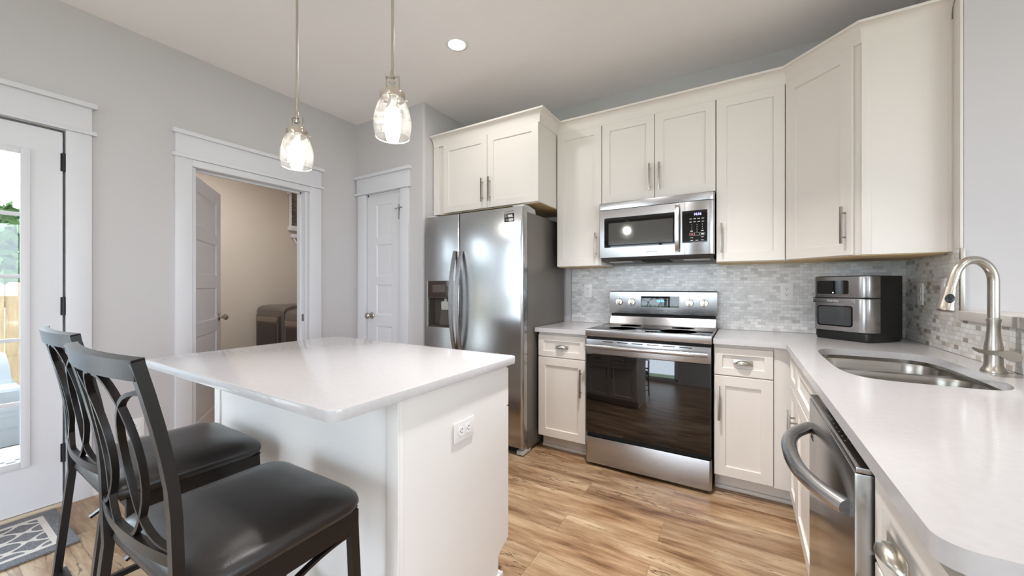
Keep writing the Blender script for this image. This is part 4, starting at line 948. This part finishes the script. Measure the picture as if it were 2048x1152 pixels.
# ================================================================== LAUNDRY
def machine(label, name, cat, x0, x1, yf, h, front):
    t = thing(name, label, cat, ((x0+x1)/2, yf+.35, 0), 'graphite laundry machines')
    mb = MB(); mb.prism([(yf+.70, .02), (yf+.012, .02), (yf, .04), (yf, h-.07), (yf+.02, h-.03), (yf+.06, h-.01), (yf+.12, h), (yf+.62, h), (yf+.70, h-.02)], x0, x1, 'x', bev=.012); mb.build('body', M_dryer, t, smooth=40)
    fr = frame((0, yf, 0), 0)
    mb = MB(fr); mb.prism(rrect(x0+.05, .32, x1-.07, h-.11, .03), -.03, .0, 'y', bev=.006); dd = mb.build('door', M_dryer, t, smooth=40)
    mb = MB(fr); mb.prism(rrect(x0+.09, .36, x1-.11, h-.22, .02), -.034, -.028, 'y'); mb.build('door_glass', M_dryerglass, dd, smooth=0)
    mb = MB(fr); mb.box(x0+.07, -.04, h-.20, x1-.09, -.028, h-.135, .006); mb.build('door_handle', M_nickel_dk, dd)
    mb = MB(); mb.box(x0+.1, yf+.56, h-.005, x1-.1, yf+.68, h+.012, .004); mb.build('console', M_dryer, t)
    for x in (x0+.06, x1-.06):
        for y in (yf+.08, yf+.62): mb = MB(); mb.lathe([(.02, 0), (.02, .03)], (x, y, 0), 12); mb.build('foot', M_black, t)
    return t
machine('graphite front-load dryer standing in the laundry room, farther from the doorway', 'clothes_dryer', 'dryer', -5.40, -4.75, 2.50, .985, True)
machine('graphite washer partly hidden by the door frame, next to the dryer', 'washing_machine', 'washer', -4.735, -4.07, 2.50, .955, True)
# slatted wire rack high on the laundry wall
t = thing('wire_rack', 'white slatted wire rack hung high on the laundry room wall', 'rack', (-5.585, 3.15, 1.95))
mb = MB()
for i in range(24): mb.bar([(-5.555, 3.03, 2.08+.021*i), (-5.555, 3.27, 2.08+.021*i)], .008, .006, (0, 0, 1))
mb.build('slats', M_darkgrey, t, smooth=0)
mb = MB(); mb.box(-5.59, 3.015, 2.03, -5.545, 3.03, 2.60); mb.box(-5.59, 3.2, 2.03, -5.575, 3.215, 2.60); mb.build('side_rail', M_trim, t)
mb = MB(); mb.box(-5.598, 2.985, 2.55, -5.53, 3.015, 2.62, .004); mb.box(-5.598, 3.0, 2.03, -5.53, 3.10, 2.10, .004); mb.box(-5.598, 3.04, 1.93, -5.53, 3.20, 1.985, .004); mb.build('bracket', M_trim, t)
mb = MB(); mb.tube([(-5.55, 3.06, 1.93), (-5.55, 3.10, 1.86), (-5.55, 3.16, 1.80)], .012, 10); mb.build('hook', M_trim, t)

# ================================================================== OUTDOORS
mb = MB(); mb.box(-9.5, -7, -.16, -3.37, .73, -.06); mb.box(-3.37, -9, -.16, 7.0, -3.85, -.06); mb.box(3.8, -3.85, -.16, 7.0, 3, -.06); struct('floor_patio_bounce', mb, M_deck, smooth=0)  # slabs behind and beside the house added pale to bounce skylight onto the ceiling
mb = MB(); mb.box(-30, -24, -.20, 26, 22, -.17); struct('ground_garden', mb, pmat('lawn', srgb(126, 146, 112), .95), smooth=0)
mb = MB(); mb.box(-4.6, -.9, -.06, -3.75, .70, -.052); o = mb.build('patio_rug', M_patrug, smooth=0); o['label'] = 'grey and white woven patio rug outside the back door glass'; o['category'] = 'rug'
t = thing('wooden_fence', 'pale wooden privacy fence beyond the back door glass', 'fence', (-8.2, .5, -.17))
mb = MB(); y = -15.0; i = 0
while y < 6.0:
    h = 1.28+R_.uniform(-.02, .02); w = .138; x = -8.2+(.0 if i % 2 else .012)
    mb.prism([(y, -.17), (y+w, -.17), (y+w, h-.04), (y+w-.03, h), (y+.03, h), (y, h-.04)], x, x+.018, 'x'); y += .145; i += 1
mb.build('pickets', M_pine, t, smooth=0)
for z in (.1, .95): mb = MB(); mb.box(-8.26, -15, z, -8.2, 6, z+.09); mb.build('rail', M_pine, t, smooth=0)
for yy in (-14.4, -12, -9.6, -7.2, -4.8, -2.4, 0, 2.4, 4.8): mb = MB(); mb.box(-8.35, yy-.045, -.17, -8.26, yy+.045, 1.25); mb.build('post', M_pine, t, smooth=0)
t = thing('patio_sofa', 'white covered patio sofa seen through the back door glass', 'sofa', (-5.5, .0, -.06))
mb = MB(); mb.box(-5.9, -1.5, -.06, -5.0, .62, .26, .03); mb.build('base_cover', M_cush, t)
mb = MB(); mb.box(-5.85, -1.45, .26, -5.02, .60, .40, .05, 3); mb.build('seat_cushion', M_cush, t)
mb = MB(); ls = []
for yy, hh in ((-1.4, .55), (-.6, .72), (.1, .80), (.3, .80), (.56, .62)): ls.append([Vector((-5.88, yy, .38)), Vector((-5.3, yy, .38)), Vector((-5.45, yy, .38+(hh-.38)*.6)), Vector((-5.66, yy, hh)), Vector((-5.88, yy, hh-.05))])
mb.loops(ls); mb.build('draped_cover', M_cush, t, smooth=50)
def tree(label, x, y, zc, r, seed):
    rr_ = random.Random(seed); t = thing('garden_tree', label, 'tree', (x, y, -.17), 'trees beyond the fence')
    mb = MB(); mb.tube([(x, y, -.17), (x+.04, y, zc*.5), (x, y, zc)], [.12, .09, .05], 8); mb.build('trunk', M_bark, t)
    def fn(bm_):
        for _ in range(1500):
            v_ = Vector((rr_.gauss(0, 1), rr_.gauss(0, 1), rr_.gauss(0, 1))).normalized()*(r*rr_.uniform(.35, 1.0)); c = Vector((x, y, zc))+Vector((v_.x, v_.y, v_.z*.9))
            a = Vector((rr_.gauss(0, 1), rr_.gauss(0, 1), rr_.gauss(0, 1))).normalized(); b = a.orthogonal().normalized(); s_ = r*.13
            vs = [bm_.verts.new(c+a*s_*p+b*s_*.5*q) for p, q in ((-1, 0), (0, -1), (1, 0), (0, 1))]; bm_.faces.new(vs)
    mb = MB(); mb._add(fn); mb.build('foliage', M_leaf, t, smooth=0)
tree('green leafy tree beyond the fence, seen in the door glass', -11.5, 1.25, 1.85, .98, 3)
t = thing('garden_hedge', 'tall green hedge behind the fence, out of sight past the door glass', 'hedge', (-11.2, -10.5, -.17))
def hedge_leaves(bm_):
    rr_ = random.Random(5)
    for _ in range(5200):
        c = Vector((-10.5+rr_.uniform(-.25, .25), rr_.uniform(-20, -.9), rr_.uniform(-.1, 2.7)))
        a = Vector((rr_.gauss(0, .6), rr_.gauss(0, 1), rr_.gauss(0, 1))).normalized(); b = a.orthogonal().normalized(); q_ = .15
        bm_.faces.new([bm_.verts.new(c+a*q_*p+b*q_*.6*q) for p, q in ((-1, 0), (0, -1), (1, 0), (0, 1))])
mb = MB(); mb._add(hedge_leaves); mb.build('foliage', M_leaf, t, smooth=0)
mb = MB(); mb.box(-11.5, -20, -.17, -10.8, -.95, 2.62, .05); mb.build('inner_growth', M_leaf, t, smooth=0)
